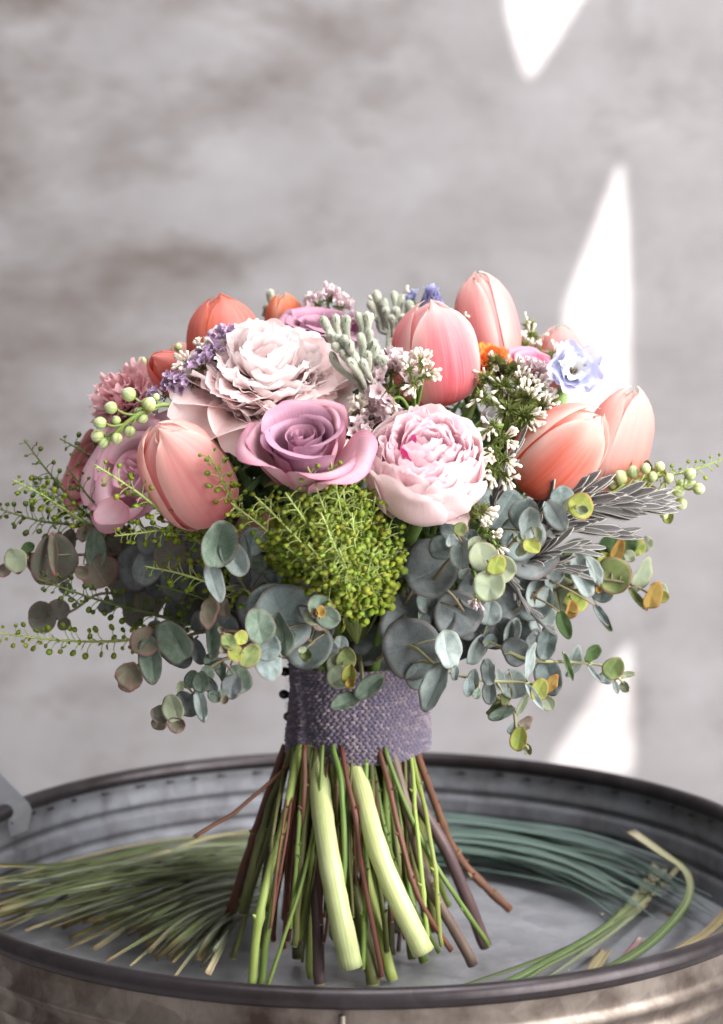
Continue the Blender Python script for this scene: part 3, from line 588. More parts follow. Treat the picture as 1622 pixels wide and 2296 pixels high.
BIND = Vector((WX, 0.0, ztop))                                     # where all stems come together
def inner_stem(parent, start_local, world_start, r, mat):
    """stem part from the flower down into the ribbon"""
    e = BIND+Vector((max(-0.024, min(0.024, (world_start.x-WX)*0.22)), max(-0.024, min(0.024, world_start.y*0.22)), -0.01))
    inv = parent.matrix_world_inv
    mid = world_start.lerp(e, 0.5)+Vector((0, 0, 0.012))
    ax = parent.axis_w
    pts = [world_start+ax*0.002, world_start-ax*0.012, mid, e]
    MB().tube([inv @ p for p in pts], [r, r*0.95, r*0.9], 8, 12).build('stem', mat, parent)
class Flower:
    def __init__(s, name, label, cat, pos, axis, spin=0.0, group=None):
        s.o = thing(name, label, cat, (0, 0, 0), group)
        s.axis_w = Vector(axis).normalized(); s.mw = Matrix.Translation(pos) @ basis(s.axis_w, spin)
        s.o.matrix_basis = s.mw; s.matrix_world_inv = s.mw.inverted(); s.pos = Vector(pos)
    def part(s, name, me, mat, mw=None): return put(name, me, mat, s.o, mw)
    def stem(s, r, mat, z=0.0):
        class X: pass
        e = BIND+Vector((max(-0.024, min(0.024, (s.pos.x-WX)*0.22)), max(-0.024, min(0.024, s.pos.y*0.22)), -0.01))
        w0 = s.pos+s.axis_w*z; mid = w0.lerp(e, 0.5)+Vector((0, 0, 0.010))
        pts = [s.matrix_world_inv @ p for p in (w0, w0-s.axis_w*0.012, mid, e)]
        MB().tube(pts, [r, r*0.95, r*0.9], 8, 12).build('stem', mat, s.o)

# tulip petal paints: (base, middle, tip, edge, streak)
tp = {
 'coral':  petal_mat('tulip_coral', (0.66, 0.18, 0.08), (0.80, 0.26, 0.18), (0.85, 0.36, 0.28), (0.86, 0.34, 0.22), (0.90, 0.44, 0.44), 5, 0.75, 0.75, sat=1.14, gain=0.93, trans=0.48),
 'red':    petal_mat('tulip_red', (0.72, 0.24, 0.14), (0.80, 0.23, 0.21), (0.84, 0.33, 0.29), (0.88, 0.44, 0.38), (0.86, 0.36, 0.36), 5, 0.6, 0.6, sat=1.14, gain=0.93, trans=0.48),
 'peachy': petal_mat('tulip_peachy', (0.72, 0.36, 0.22), (0.79, 0.27, 0.17), (0.85, 0.33, 0.17), (0.91, 0.62, 0.50), (0.88, 0.42, 0.28), 4, 0.8, 0.5, sat=1.14, gain=0.93, trans=0.48),
 'pink':   petal_mat('tulip_pink', (0.72, 0.22, 0.17), (0.80, 0.22, 0.26), (0.84, 0.33, 0.36), (0.94, 0.78, 0.74), (0.88, 0.44, 0.46), 2.6, 1.0, 0.55, sat=1.14, gain=0.93, trans=0.48),
 'blush':  petal_mat('tulip_blush', (0.85, 0.50, 0.36), (0.86, 0.38, 0.40), (0.90, 0.55, 0.53), (0.93, 0.74, 0.68), (0.90, 0.56, 0.54), 2.6, 0.9, 0.5, sat=1.14, gain=0.93, trans=0.48),
 'salmon': petal_mat('tulip_salmon', (0.80, 0.24, 0.12), (0.84, 0.21, 0.16), (0.92, 0.40, 0.35), (0.97, 0.78, 0.72), (0.93, 0.40, 0.38), 2.4, 1.0, 0.6, sat=1.14, gain=0.93, trans=0.48),
 'pale':   petal_mat('tulip_pale', (0.92, 0.58, 0.32), (0.94, 0.48, 0.42), (0.95, 0.62, 0.58), (0.97, 0.78, 0.72), (0.93, 0.40, 0.40), 3, 0.8, 0.5, sat=1.14, gain=0.93, trans=0.48),
 'peach':  petal_mat('tulip_peach', (0.84, 0.30, 0.36), (0.93, 0.50, 0.47), (0.94, 0.58, 0.53), (0.96, 0.72, 0.65), (0.88, 0.34, 0.40), 2.6, 0.9, 0.6, sat=1.14, gain=0.93, trans=0.48),
}
m_tstem = stem_mat('tulip_stem', (0.25, 0.36, 0.12), (0.19, 0.30, 0.09))
EGG = [(0.03, 0.0), (0.20, 0.02), (0.31, 0.08), (0.385, 0.18), (0.42, 0.30), (0.425, 0.42), (0.41, 0.54), (0.385, 0.66), (0.335, 0.77), (0.25, 0.87), (0.14, 0.95), (0.035, 1.0)]
PIN = [(0, 0.75), (0.2, 0.95), (0.45, 1.0), (0.65, 0.99), (0.8, 0.94), (0.9, 0.82), (0.96, 0.66), (1.0, 0.34)]
def tulip(label, base, tip, Yb, Yt, rpx, paint, spin=0.0, open_=0.0, seed=0, six=True):
    B = at(base[0], base[1], Yb); T = at(tip[0], tip[1], Yt); H = (T-B).length; k = metres(rpx, (Yb+Yt)/2)/(0.425)
    F = Flower('tulip', label, 'tulip', B, T-B, spin, 'pink and coral tulips in the bouquet')
    rn = random.Random(seed)
    for ring in (1, 0):
        for i in range(3):
            f = (1.0 if ring == 0 else 0.885)*rn.uniform(0.985, 1.015); h = H*(0.95 if ring else 1.0)*rn.uniform(0.965, 1.01)
            pr = [(r*k*f*(1+open_*(z**2)*0.9), z*h) for r, z in EGG]
            me = cup_petal(pr, R(60 if ring == 0 else 62), seed*31+i+ring*7, 19, 17, flare=rn.uniform(-.085, .0)+open_*0.3, ridge=0.018, drop=0.085, pinch=PIN, ruff=0.012+0.02*open_, ruff_k=1.8, jag=0.012, side=rn.uniform(.03, .07), phi0=R(120*i+60*ring+rn.uniform(-7, 7)))
            F.part('petal', me, tp[paint])
    F.stem(0.0032, m_tstem); return F
tulip('upright coral tulip standing at the top left above the white peony', (512, 858), (489, 654), .000, -.004, 84, 'coral', R(42), 0, 1)
tulip('small coral red tulip leaning left between pink carnation and white peony', (452, 884), (334, 796), -.034, -.060, 50, 'red', R(20), 0, 2)
tulip('small peach orange tulip peeping over the top behind the white peony', (640, 772), (637, 653), .030, .030, 47, 'peachy', R(35), 0, 3)
tulip('big pink tulip with pale edged petals in the top middle above the pink peony', (985, 905), (962, 670), -.050, -.062, 99, 'pink', R(28), 0.0, 4)
tulip('tallest tulip, blush pink, at the very top right of the middle', (1112, 830), (1068, 600), -.006, -.012, 71, 'blush', R(75), 0.03, 5)
tulip('salmon pink tulip lying to the right, in front of the pale one', (1172, 1090), (1352, 922), -.070, -.086, 92, 'salmon', R(24), 0.03, 6)
tulip('pale peach tulip farthest right, leaning outwards', (1345, 1108), (1425, 862), -.022, -.014, 80, 'pale', R(50), 0.02, 7)
tulip('large half open peach tulip at the front left beside the lilac rose', (482, 1158), (344, 948), -.100, -.128, 100, 'peach', R(12), 0.06, 8)
tulip('pale pink tulip tip showing behind the blue delphinium', (1262, 872), (1256, 726), .020, .022, 60, 'blush', R(10), 0.05, 9)
tulip('pale pink bud half hidden left behind the upright coral tulip', (420, 858), (398, 764), .022, .030, 36, 'blush', R(10), 0.0, 10)

# ------------------------------------------------------------------ roses
m_rose = petal_mat('rose_lilac', (0.42, 0.13, 0.24), (0.52, 0.26, 0.37), (0.58, 0.33, 0.44), (0.64, 0.33, 0.44), (0.46, 0.20, 0.32), 7, 0.7, 0.4, 0.20, 0.006, 0.06, 10, gain=0.86)
m_rose_out = petal_mat('rose_outer', (0.56, 0.20, 0.24), (0.66, 0.36, 0.42), (0.66, 0.38, 0.46), (0.70, 0.22, 0.34), (0.72, 0.48, 0.52), 8, 0.8, 0.45, 0.26, 0.006, 0.06, 10, gain=0.92)
m_rose_pale = petal_mat('rose_pale_lilac', (0.60, 0.26, 0.32), (0.74, 0.46, 0.54), (0.76, 0.50, 0.56), (0.72, 0.30, 0.42), (0.78, 0.56, 0.60), 7, 0.8, 0.45, 0.34)
m_rose_dusk = petal_mat('rose_dusky', (0.28, 0.06, 0.07), (0.42, 0.14, 0.15), (0.50, 0.21, 0.21), (0.46, 0.10, 0.13), (0.48, 0.2, 0.2), 6, 0.7, 0.3)
m_sepal = leaf_mat('sepal_green', (0.11, 0.17, 0.04), (0.16, 0.21, 0.06), (0.2, 0.1, 0.05), (0.2, 0.25, 0.1))
def rose(label, top, axis, Rm, seed, mats, n_in=17, n_out=7, spin=0.0, open_=1.0, H=None):
    H = H or Rm*1.15; ax = Vector(axis).normalized(); pos = Vector(top)-ax*H*0.97
    F = Flower('rose', label, 'rose', pos, axis, spin, 'roses in the bouquet'); rn = random.Random(seed)
    for i in range(n_in+n_out):
        s = i/(n_in+n_out-1); ga = i*R(137.5)+rn.uniform(-.2, .2)
        if i < n_in:
            q = i/(n_in-1); rt = Rm*(0.05+0.60*q**1.05); h = H*(0.95-0.06*math.sin(q*3.14)+0.05*q)*rn.uniform(.97, 1.02)
            pr = [(rt*0.35+Rm*0.02, 0.10*H), (rt*0.75+Rm*0.02, H*0.35), (rt*0.95, H*0.62), (rt*(0.98), h*0.86), (rt*(1.0+0.10*q), h*0.97), (rt*(1.04+0.22*q*open_), h), (rt*(1.06+0.34*q*open_), h*(1-0.012*q))]
            me = cup_petal(pr, R(108-42*q), seed*97+i, 14, 17, flare=0.03+0.05*q, drop=0.05+0.10*q, drop_p=3.0, ruff=0.010+0.012*q, ruff_k=1.3, phi0=ga, side=0.16+0.06*q, pinch=[(0, .8), (.6, 1), (1, .93)])
            F.part('petal', me, mats[0], Matrix.Rotation(rn.uniform(-.10, .10)*(.4+q), 4, 'X') @ Matrix.Rotation(rn.uniform(-.10, .10)*(.4+q), 4, 'Y'))
        else:
            q = (i-n_in)/max(1, n_out-1); rt = Rm*(0.70+0.16*q); h = H*(0.95-0.13*q)
            o = Rm*(0.18+0.30*q)*open_
            pr = [(Rm*0.10, 0.03*H), (Rm*0.48, H*0.16), (rt*0.86, H*0.42), (rt*1.0, h*0.72), (rt+o*0.22, h*0.93), (rt+o*0.60, h*1.0), (rt+o*0.95, h*0.975), (rt+o*1.10, h*(0.93-0.05*q))]
            me = cup_petal(pr, R(62-6*q), seed*97+i, 18, 19, flare=0.03, drop=0.17, drop_p=1.9, ruff=0.030, ruff_k=1.6, phi0=ga, side=0.05, pinch=[(0, .7), (.4, 1), (.8, 1.0), (1, .80)])
            F.part('petal', me, mats[1], Matrix.Rotation(rn.uniform(-.10, .10), 4, 'X') @ Matrix.Rotation(rn.uniform(-.10, .10), 4, 'Y'))
    for i in range(5):
        me = spoon_petal(Rm*0.75, Rm*0.13, R(75), R(120), seed*5+i, 0.3, 0.05, 2, 0, 7, 5, phi=i*1.257, z0=0.0, tip_round=0.8)
        F.part('sepal', me, m_sepal)
    F.stem(0.0028, m_s_green); return F
c = at(674, 966, -.152)
rose('open lilac rose with spiral centre at the front, left of the pink peony', c, (-.04, -.60, .80), metres(126, -.11), 3, (m_rose, m_rose_out), 15, 6, R(200), .72, metres(150, -.11))
rose('lilac pink rose at the left behind the large peach tulip, petals drooping', at(282, 1046, -.066), (-.55, -.58, .45), metres(112, -.06), 5, (m_rose_pale, m_rose_pale), 8, 10, R(30), 1.25)
rose('lilac rose at the back top hidden behind the grey fuzzy buds', at(725, 708, -.004), (.05, -.22, 1), metres(100, 0), 6, (m_rose, m_rose), 12, 7, R(10), .9)
rose('dusky red rose half hidden at the far left edge of the flowers', at(182, 1046, -.016), (-.75, -.45, .35), metres(92, -.02), 7, (m_rose_dusk, m_rose_dusk), 9, 6, R(60), 1.0)
rose('pink rose tucked behind the white statice on the right', at(1198, 806, -.026), (.2, -.5, .85), metres(60, -.02), 8, (petal_mat('rose_pink', (0.66, 0.20, 0.32), (0.80, 0.36, 0.50), (0.84, 0.45, 0.56), (0.80, 0.33, 0.48), (0.84, 0.46, 0.56)),)*2, 9, 5, R(0), .8)
m_fallen = m_rose_out
# two loose outer rose petals hanging below the lilac rose
for lab, (px, py, Y), ang, L in (('loose lilac rose petal hanging below the open rose', (582, 1146, -.098), 250, 104), ('pink lilac petal drooping at the lower left of the large peach tulip', (272, 1122, -.082), 225, 82)):
    p = at(px, py, Y); F = Flower('rose_petal', lab, 'petal', p, (math.cos(R(ang)), -.45, math.sin(R(ang))), 0.4)
    F.part('petal_blade', spoon_petal(metres(L, Y), metres(L*.55, Y), R(-8), R(34), int(ang), .45, .10, 1.3, .04, 14, 15, base_w=.5, tip_round=.5), m_rose_out)

# ------------------------------------------------------------------ peonies
m_peo_white = petal_mat('peony_white', (0.95, 0.55, 0.57), (0.96, 0.78, 0.78), (0.975, 0.90, 0.895), (0.98, 0.95, 0.94), (0.95, 0.78, 0.78), 3, 0.6, 0.22, 0.55, 0.004, 0.03, bruise=0.04)
m_peo_guard = petal_mat('peony_guard', (0.93, 0.52, 0.52), (0.95, 0.72, 0.71), (0.96, 0.81, 0.80), (0.97, 0.88, 0.87), (0.93, 0.64, 0.65), 3, 0.6, 0.25, 0.5, 0.004, 0.03, bruise=0.04)
m_peo_pink = petal_mat('peony_pink', (0.86, 0.42, 0.52), (0.93, 0.66, 0.72), (0.95, 0.77, 0.81), (0.96, 0.84, 0.86), (0.90, 0.56, 0.65), 4, 0.6, 0.22, 0.45, 0.004, 0.03, bruise=0.04)
m_peo_cup = petal_mat('peony_cup', (0.90, 0.58, 0.58), (0.94, 0.70, 0.71), (0.95, 0.76, 0.78), (0.96, 0.84, 0.85), (0.95, 0.80, 0.81), 5, 0.6, 0.3, 0.42, 0.004, 0.03, bruise=0.04)
m_peo_mag = petal_mat('peony_magenta', (0.72, 0.15, 0.35), (0.80, 0.28, 0.46), (0.74, 0.06, 0.30), (0.66, 0.015, 0.24), (0.8, 0.3, 0.5), 1.6, 1.0, 0.3, 0.25, bruise=0.04)
def peony_white():
    c = at(602, 834, -.086); axis = Vector((.08, -.56, .82)).normalized(); Rm = metres(200, -.10)
    F = Flower('peony', 'white fluffy peony with blush outer petals, left of the fuzzy grey buds', 'peony', c-axis*Rm*0.35, axis, 0, 'peonies in the bouquet')
    rn = random.Random(4); n = 110
    for i in range(n):                                            # ruffled dome of small petals
        t = (i+.5)/n; th = math.acos(1-t*1.06); ph = i*2.39996+rn.uniform(-.25, .25)
        L = Rm*rn.uniform(.44, .62)*(1+.12*t)
        me = spoon_petal(L, Rm*rn.uniform(.20, .32)*(1+.3*t), th+.40+rn.uniform(-.1, .2), th-.55+rn.uniform(-.35, .35), 400+i, rn.uniform(.4, .9), .14, 2.0, .06, 11, 13, phi=ph, r0=Rm*0.22*math.sin(th), z0=Rm*(0.22*math.cos(th)+.10), base_w=.45, twist=rn.uniform(-.35, .35), tip_round=.2)
        F.part('petal', me, m_peo_white)
    for i in range(26):                                           # longer frilled petals under the dome
        ph = i*2.39996+rn.uniform(-.2, .2); a = rn.uniform(1.0, 1.45)
        me = spoon_petal(Rm*rn.uniform(.58, .74), Rm*rn.uniform(.26, .40), a-.5, a+rn.uniform(-.1, .35), 700+i, rn.uniform(.3, .7), .10, 2.0, .10, 12, 13, phi=ph, r0=Rm*.30, z0=Rm*rn.uniform(-.02, .18), base_w=.5, tip_round=.2)
        F.part('petal', me, m_peo_guard)
    front = F.matrix_world_inv.to_3x3()
    for k, (sx, sz, L, W, b1) in enumerate([(-.95, -.30, .98, .50, .45), (-.62, -.8, 1.06, .60, .80), (-.12, -1, .98, .56, .95), (.62, -.75, .95, .50, .45), (1, .25, .96, .40, -.25), (-1, .25, .92, .42, .1), (.5, .9, .8, .45, .1), (-.5, .9, .8, .45, .1)]):
        d = front @ (RT*sx+UPV*sz); ph = math.atan2(d.y, d.x)      # broad guard petals, each opening in its own direction
        me = spoon_petal(Rm*L*1.12, Rm*W*1.1, .95, 1.35+b1, 800+k, .45, .07, 1.6, .06, 18, 19, phi=ph, r0=Rm*.12, z0=-Rm*.12, base_w=.4, tip_round=.22)
        F.part('petal', me, m_peo_guard)
    for k, (sx, sz, L, W, a) in enumerate([(.95, -.05, .62, .26, 1.0), (.42, -.62, .60, .28, .95)]):
        d = front @ (RT*sx+UPV*sz); ph = math.atan2(d.y, d.x)
        F.part('petal', spoon_petal(Rm*L, Rm*W, a, a+.55, 860+k, .35, .08, 1.4, .05, 14, 13, phi=ph, r0=Rm*.46, z0=Rm*.05, base_w=.6, tip_round=.85), m_peo_guard)
    F.stem(0.0035, m_s_green)
peony_white()
def peony_pink():
    top = at(960, 985, -.136); axis = Vector((.04, -.66, .75)).normalized(); Rm = metres(131, -.12); H = Rm*1.55; pos = top-axis*H*.93
    F = Flower('peony', 'cup shaped pale pink peony with magenta flecks at the front centre', 'peony', pos, axis, R(30), 'peonies in the bouquet'); rn = random.Random(9)
    for ring, (n, rf, hf, half, op) in enumerate([(6, 1.0, .80, 54, .10), (6, .95, .88, 48, .07), (6, .88, .93, 44, .04)]):
        for i in range(n):
            f = rf*rn.uniform(.97, 1.03)*Rm; h = H*hf*rn.uniform(.90, 1.06)
            pr = [(f*.12, 0), (f*.55, h*.05), (f*.83, h*.18), (f*.97, h*.36), (f*1.0, h*.55), (f*.97, h*.74), (f*(.90+op), h*.88), (f*(.82+op*1.6), h*.97), (f*(.78+op*2), h)]
            me = cup_petal(pr, R(half), 900+ring*20+i, 17, 19, flare=.05, drop=.16, drop_p=2.6, ruff=.035, ruff_k=1.7, jag=.035, phi0=i*2*math.pi/n+ring*.55+rn.uniform(-.12, .12), side=rn.uniform(-.06, .12), pinch=[(0, .75), (.4, 1), (.85, 1), (1, .86)])
            F.part('petal', me, m_peo_cup)
    n = 48
    for i in range(n):
        t = (i+.5)/n; rr = Rm*.70*math.sqrt(t); ph = i*2.39996+rn.uniform(-.3, .3); th = .12+.22*t
        L = Rm*rn.uniform(.62, .95)*(1-.12*t)
        me = spoon_petal(L, Rm*rn.uniform(.28, .44), th*.3+.25, th+rn.uniform(-.75, -.1), 1000+i, rn.uniform(.5, .9), .11, 1.9, .09, 11, 13, phi=ph, r0=rr, z0=H*(1.03-.06*math.sin(t*2.2))-L+Rm*rn.uniform(-.07, .07), base_w=.6, twist=rn.uniform(-.3, .3), tip_round=.2)
        mg = i in (7, 15)
        o = F.part('petal', me, m_peo_mag if mg else m_peo_pink)
        if mg: o['label'] = 'petal edged in magenta'
    front = F.matrix_world_inv.to_3x3(); d = front @ (RT*.12-UPV); ph = math.atan2(d.y, d.x)
    F.part('petal', spoon_petal(Rm*1.3, Rm*.42, .95, .55, 1200, .5, .05, 1.5, .05, 15, 15, phi=ph, r0=Rm*.1, z0=Rm*.02, base_w=.5), m_peo_cup)
    F.part('petal', spoon_petal(Rm*1.05, Rm*.36, 1.25, 1.35, 1201, .5, .05, 1.5, .05, 15, 15, phi=ph+.5, r0=Rm*.1, z0=-Rm*.02, base_w=.5), m_peo_cup)
    F.stem(0.0035, m_s_green)
peony_pink()

# ------------------------------------------------------------------ carnation, ranunculus
m_carn = petal_mat('carnation_pink', (0.62, 0.26, 0.30), (0.80, 0.42, 0.46), (0.86, 0.52, 0.55), (0.90, 0.62, 0.63), (0.78, 0.36, 0.42), 3, 0.6, 0.4, 0.25, 0.005, 0.06)
m_ran = petal_mat('ranunculus_orange', (0.75, 0.14, 0.02), (0.84, 0.20, 0.03), (0.88, 0.28, 0.06), (0.90, 0.40, 0.12), (0.80, 0.14, 0.03), 4, 0.6, 0.4, 0.25)
def fluffy(name, label, c, axis, Rm, n, mat, seed, jag=.18, spread=1.15, group=None):
    ax = Vector(axis).normalized(); F = Flower(name, label, name, Vector(c)-ax*Rm*.6, ax, seed, group); rn = random.Random(seed)
    for i in range(n):
        t = (i+.5)/n; th = math.acos(1-t*spread); ph = i*2.39996+rn.uniform(-.3, .3); L = Rm*rn.uniform(.9, 1.12)
        F.part('petal', spoon_petal(L, Rm*rn.uniform(.26, .42), th*.5, th+rn.uniform(-.3, .3), seed*50+i, rn.uniform(.2, .6), .13, 2.6, jag, 9, 11, phi=ph, base_w=.2, twist=rn.uniform(-.3, .3), tip_round=.15), mat)
    F.stem(0.0025, m_s_green); return F
fluffy('carnation', 'frilly pink carnation at the far left behind the green buds', at(268, 884, -.030), (-.60, -.55, .50), metres(108, -.02), 44, m_carn, 3)
fluffy('ranunculus', 'orange ranunculus glowing behind the right hand side of the big pink tulip', at(1094, 806, -.044), (.15, -.75, .65), metres(62, -.04), 30, m_ran, 6, .05)
tulipless = None

# ------------------------------------------------------------------ blue delphinium flowers
m_del = petal_mat('delphinium_blue', (0.74, 0.74, 0.86), (0.64, 0.69, 0.88), (0.52, 0.58, 0.86), (0.70, 0.73, 0.88), (0.74, 0.66, 0.86), 3, 0.6, 0.6, 0.45, 0.01, 0.06, 12)
m_del_w = petal_mat('delphinium_white', (0.80, 0.78, 0.78), (0.85, 0.84, 0.83), (0.88, 0.87, 0.86), (0.9, 0.9, 0.9), (0.78, 0.76, 0.82), 3, 0.5, 0.3, 0.3)
m_del_c = plain_mat('delphinium_eye', (0.22, 0.17, 0.10), (0.12, 0.09, 0.05), 500)
m_del_v = petal_mat('delphinium_violet', (0.55, 0.56, 0.80), (0.52, 0.50, 0.80), (0.46, 0.50, 0.80), (0.62, 0.62, 0.84), (0.42, 0.38, 0.72), 3, 0.5, 0.5, 0.3, 0.01, 0.06)
def delphinium(label, c, axis, Rm, seed, mat, n=5, white=True, cupd=1.25, tipr=.25):
    F = Flower('delphinium', label, 'delphinium', c, axis, seed*.7, 'blue delphinium flowers'); rn = random.Random(seed)
    for k in range(2):
        for i in range(n):
            F.part('petal', spoon_petal(Rm*(1.0-.12*k)*rn.uniform(.92, 1.1), Rm*.50, cupd-.60-.2*k+rn.uniform(-.2, .2), cupd+.10-.35*k+rn.uniform(-.4, .4), seed*70+i+k*9, .4, .15, 1.8, .10, 11, 11, phi=i*2*math.pi/n+k*.6+rn.uniform(-.15, .15), base_w=.3, tip_round=tipr), mat)
    if white:
        for i in range(8):
            F.part('inner_petal', spoon_petal(Rm*rn.uniform(.52, .74), Rm*.28, .4, 1.15, seed*90+i, .4, .16, 2.4, .18, 8, 9, phi=i*.785+.2, z0=Rm*.12, base_w=.4), m_del_w)
        b = MB()
        for i in range(9):
            a = i*.7; r = Rm*.07*(i % 3+.3)
            b.tube([(r*math.cos(a)*.5, r*math.sin(a)*.5, Rm*.1), (r*math.cos(a), r*math.sin(a), Rm*.36)], [Rm*.018, Rm*.03], 6)
        b.build('stamens', m_del_c, F.o)
    F.stem(0.0018, m_s_green)
delphinium('large pale blue delphinium flower with white centre at the upper right', at(1280, 842, -.062), (.12, -.86, .42), metres(82, -.06), 2, m_del)
delphinium('violet blue delphinium bloom at the top left of the tallest tulip', at(968, 690, .022), (0, -.35, 1), metres(58, .02), 3, m_del_v, 5, False, .55, .8)
delphinium('small blue delphinium bloom at the top beside the fuzzy buds', at(926, 676, .030), (-.4, -.55, .7), metres(32, .03), 4, m_del, 5, False, 1.0)
delphinium('pale lilac delphinium bloom behind the right edge of the pink peony', at(1082, 948, -.072), (.6, -.5, .4), metres(48, -.07), 5, m_del_w, 5, False, .8)
delphinium('small blue bloom between white statice and the salmon tulip', at(1212, 872, -.046), (.0, -.7, .5), metres(36, -.05), 6, m_del, 5, False, 1.0)

# ------------------------------------------------------------------ eucalyptus
def disc_leaf(seed, aspect=1.0, cup=0.10, fold=0.10, wave=0.04, curl=0.0, notch=0.07, point=0.0, th=0.006):
    """a round leaf of unit length along +Y from its base at the origin, normal +Z, with thickness"""
    rn = random.Random(seed); w = wob(rn, 3, wave); w2 = wob(rn, 3, 0.018); ns, nr = 28, 5; pts = []
    for k in range(nr+1):
        for j in range(ns if k else 1):
            a = 2*math.pi*j/ns; rr = k/nr
            rad = 0.5*(1+w2(a if a < math.pi else 2*math.pi-a))*(1-notch*math.exp(-((a-1.5*math.pi)/0.35)**2))*(1+point*math.exp(-((a-0.5*math.pi)/0.45)**2))
            x = rad*rr*math.cos(a)*aspect; y = 0.5+rad*rr*math.sin(a)
            z = cup*(rr**2)*0.5+fold*abs(x)-0.02*math.exp(-(x/0.03)**2)+w(a*0.9)*rr**2+curl*(y-0.4)*abs(y-0.4)
            pts.append((x, y, z))
    N = len(pts); f = [(0, 1+j, 1+(j+1) % ns) for j in range(ns)]
    for k in range(1, nr):
        o = 1+(k-1)*ns
        f += [(o+j, o+ns+j, o+ns+(j+1) % ns, o+(j+1) % ns) for j in range(ns)]
    v = pts+[(x, y, z-th) for x, y, z in pts]; f2 = [tuple(i+N for i in reversed(q)) for q in f]
    o = 1+(nr-1)*ns; rim = [(o+j, N+o+j, N+o+(j+1) % ns, o+(j+1) % ns) for j in range(ns)]
    uv = [(x/aspect+0.5, y) for x, y, z in pts]*2
    return make_mesh('leaf', v, f+f2+rim, uv)
EU = {
 'blue':  leaf_mat('euc_blue', (0.16, 0.22, 0.218), (0.30, 0.37, 0.358), (0.20, 0.12, 0.11), (0.40, 0.44, 0.43), veins=0.5),
 'dark':  leaf_mat('euc_shaded', (0.115, 0.142, 0.146), (0.225, 0.25, 0.25), (0.13, 0.07, 0.065), (0.25, 0.26, 0.265), 0.08, veins=0.5),  # darker copy of the leaf tone, with shade put into the colour
 'green': leaf_mat('euc_green', (0.12, 0.19, 0.13), (0.25, 0.325, 0.255), (0.22, 0.10, 0.09), (0.36, 0.42, 0.35), veins=0.5),
 'silver':leaf_mat('euc_silver', (0.33, 0.40, 0.39), (0.48, 0.54, 0.52), (0.36, 0.34, 0.28), (0.24, 0.28, 0.28), 0.2, veins=0.6),
 'lime':  leaf_mat('euc_lime', (0.36, 0.42, 0.055), (0.44, 0.49, 0.13), (0.55, 0.22, 0.10), (0.52, 0.56, 0.25), 0.3, edge_amt=0.8),
 'fresh': leaf_mat('euc_fresh', (0.22, 0.31, 0.085), (0.31, 0.39, 0.16), (0.42, 0.18, 0.10), (0.42, 0.48, 0.26), 0.25, edge_amt=0.8),
 'palel': leaf_mat('euc_pale_lime', (0.44, 0.50, 0.30), (0.40, 0.47, 0.37), (0.50, 0.40, 0.24), (0.56, 0.59, 0.45), 0.28),
 'red':   leaf_mat('euc_red', (0.24, 0.15, 0.125), (0.20, 0.24, 0.15), (0.36, 0.12, 0.13), (0.40, 0.36, 0.30), 0.15, edge_amt=0.9),
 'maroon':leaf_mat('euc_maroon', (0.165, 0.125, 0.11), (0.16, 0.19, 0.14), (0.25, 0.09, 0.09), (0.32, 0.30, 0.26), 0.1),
 'orange':leaf_mat('euc_orange', (0.50, 0.27, 0.06), (0.46, 0.36, 0.09), (0.55, 0.14, 0.05), (0.6, 0.48, 0.2), 0.3),
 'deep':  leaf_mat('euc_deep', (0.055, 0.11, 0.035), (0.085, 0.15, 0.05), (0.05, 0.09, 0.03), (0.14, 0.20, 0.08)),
}
LEAVES = {}
def leaf_for(tone, shape, k):
    key = (tone, shape, k)
    if key not in LEAVES:
        rs = {'r': (0.97, .20, .12, .075, .06, .08, 0), 'o': (0.68, .16, .16, .06, .14, .03, .05), 'f': (0.72, .05, .75, .05, -.12, .05, .05), 'n': (0.40, .08, .14, .04, .22, 0, .15), 'c': (0.85, .75, .10, .09, .5, .10, 0)}[shape]
        me = disc_leaf(hash((shape, k)) % 1000 if False else {'r': 10, 'o': 40, 'f': 70, 'n': 100, 'c': 130}[shape]+k, *rs); me.materials.append(EU[tone]); LEAVES[key] = me
    return LEAVES[key]
def leaf_matrix(c, L, ang, ty, tx, W=1.0):
    """leaf centred on c, length L, pointing to screen angle ang (degrees), then rolled ty about its midrib and pitched tx"""
    yd = RT*math.cos(R(ang))+UPV*math.sin(R(ang)); n = -FW; xd = yd.cross(n)
    M = Matrix((xd, yd, n)).transposed()
    M = M @ Matrix.Rotation(R(ty), 3, 'Y') @ Matrix.Rotation(R(tx), 3, 'X')
    M4 = M.to_4x4(); base = Vector(c)-M4.to_3x3() @ Vector((0, L/2, 0))
    return Matrix.Translation(base) @ M4 @ Matrix.Diagonal((L*W, L, L, 1))
m_etwig = stem_mat('euc_twig', (0.17, 0.13, 0.085), (0.22, 0.20, 0.11), (0.20, 0.09, 0.065))
m_etwig_l = stem_mat('euc_twig_light', (0.30, 0.31, 0.17), (0.26, 0.24, 0.12), (0.36, 0.26, 0.16))
EG = 'eucalyptus sprigs round the bouquet'
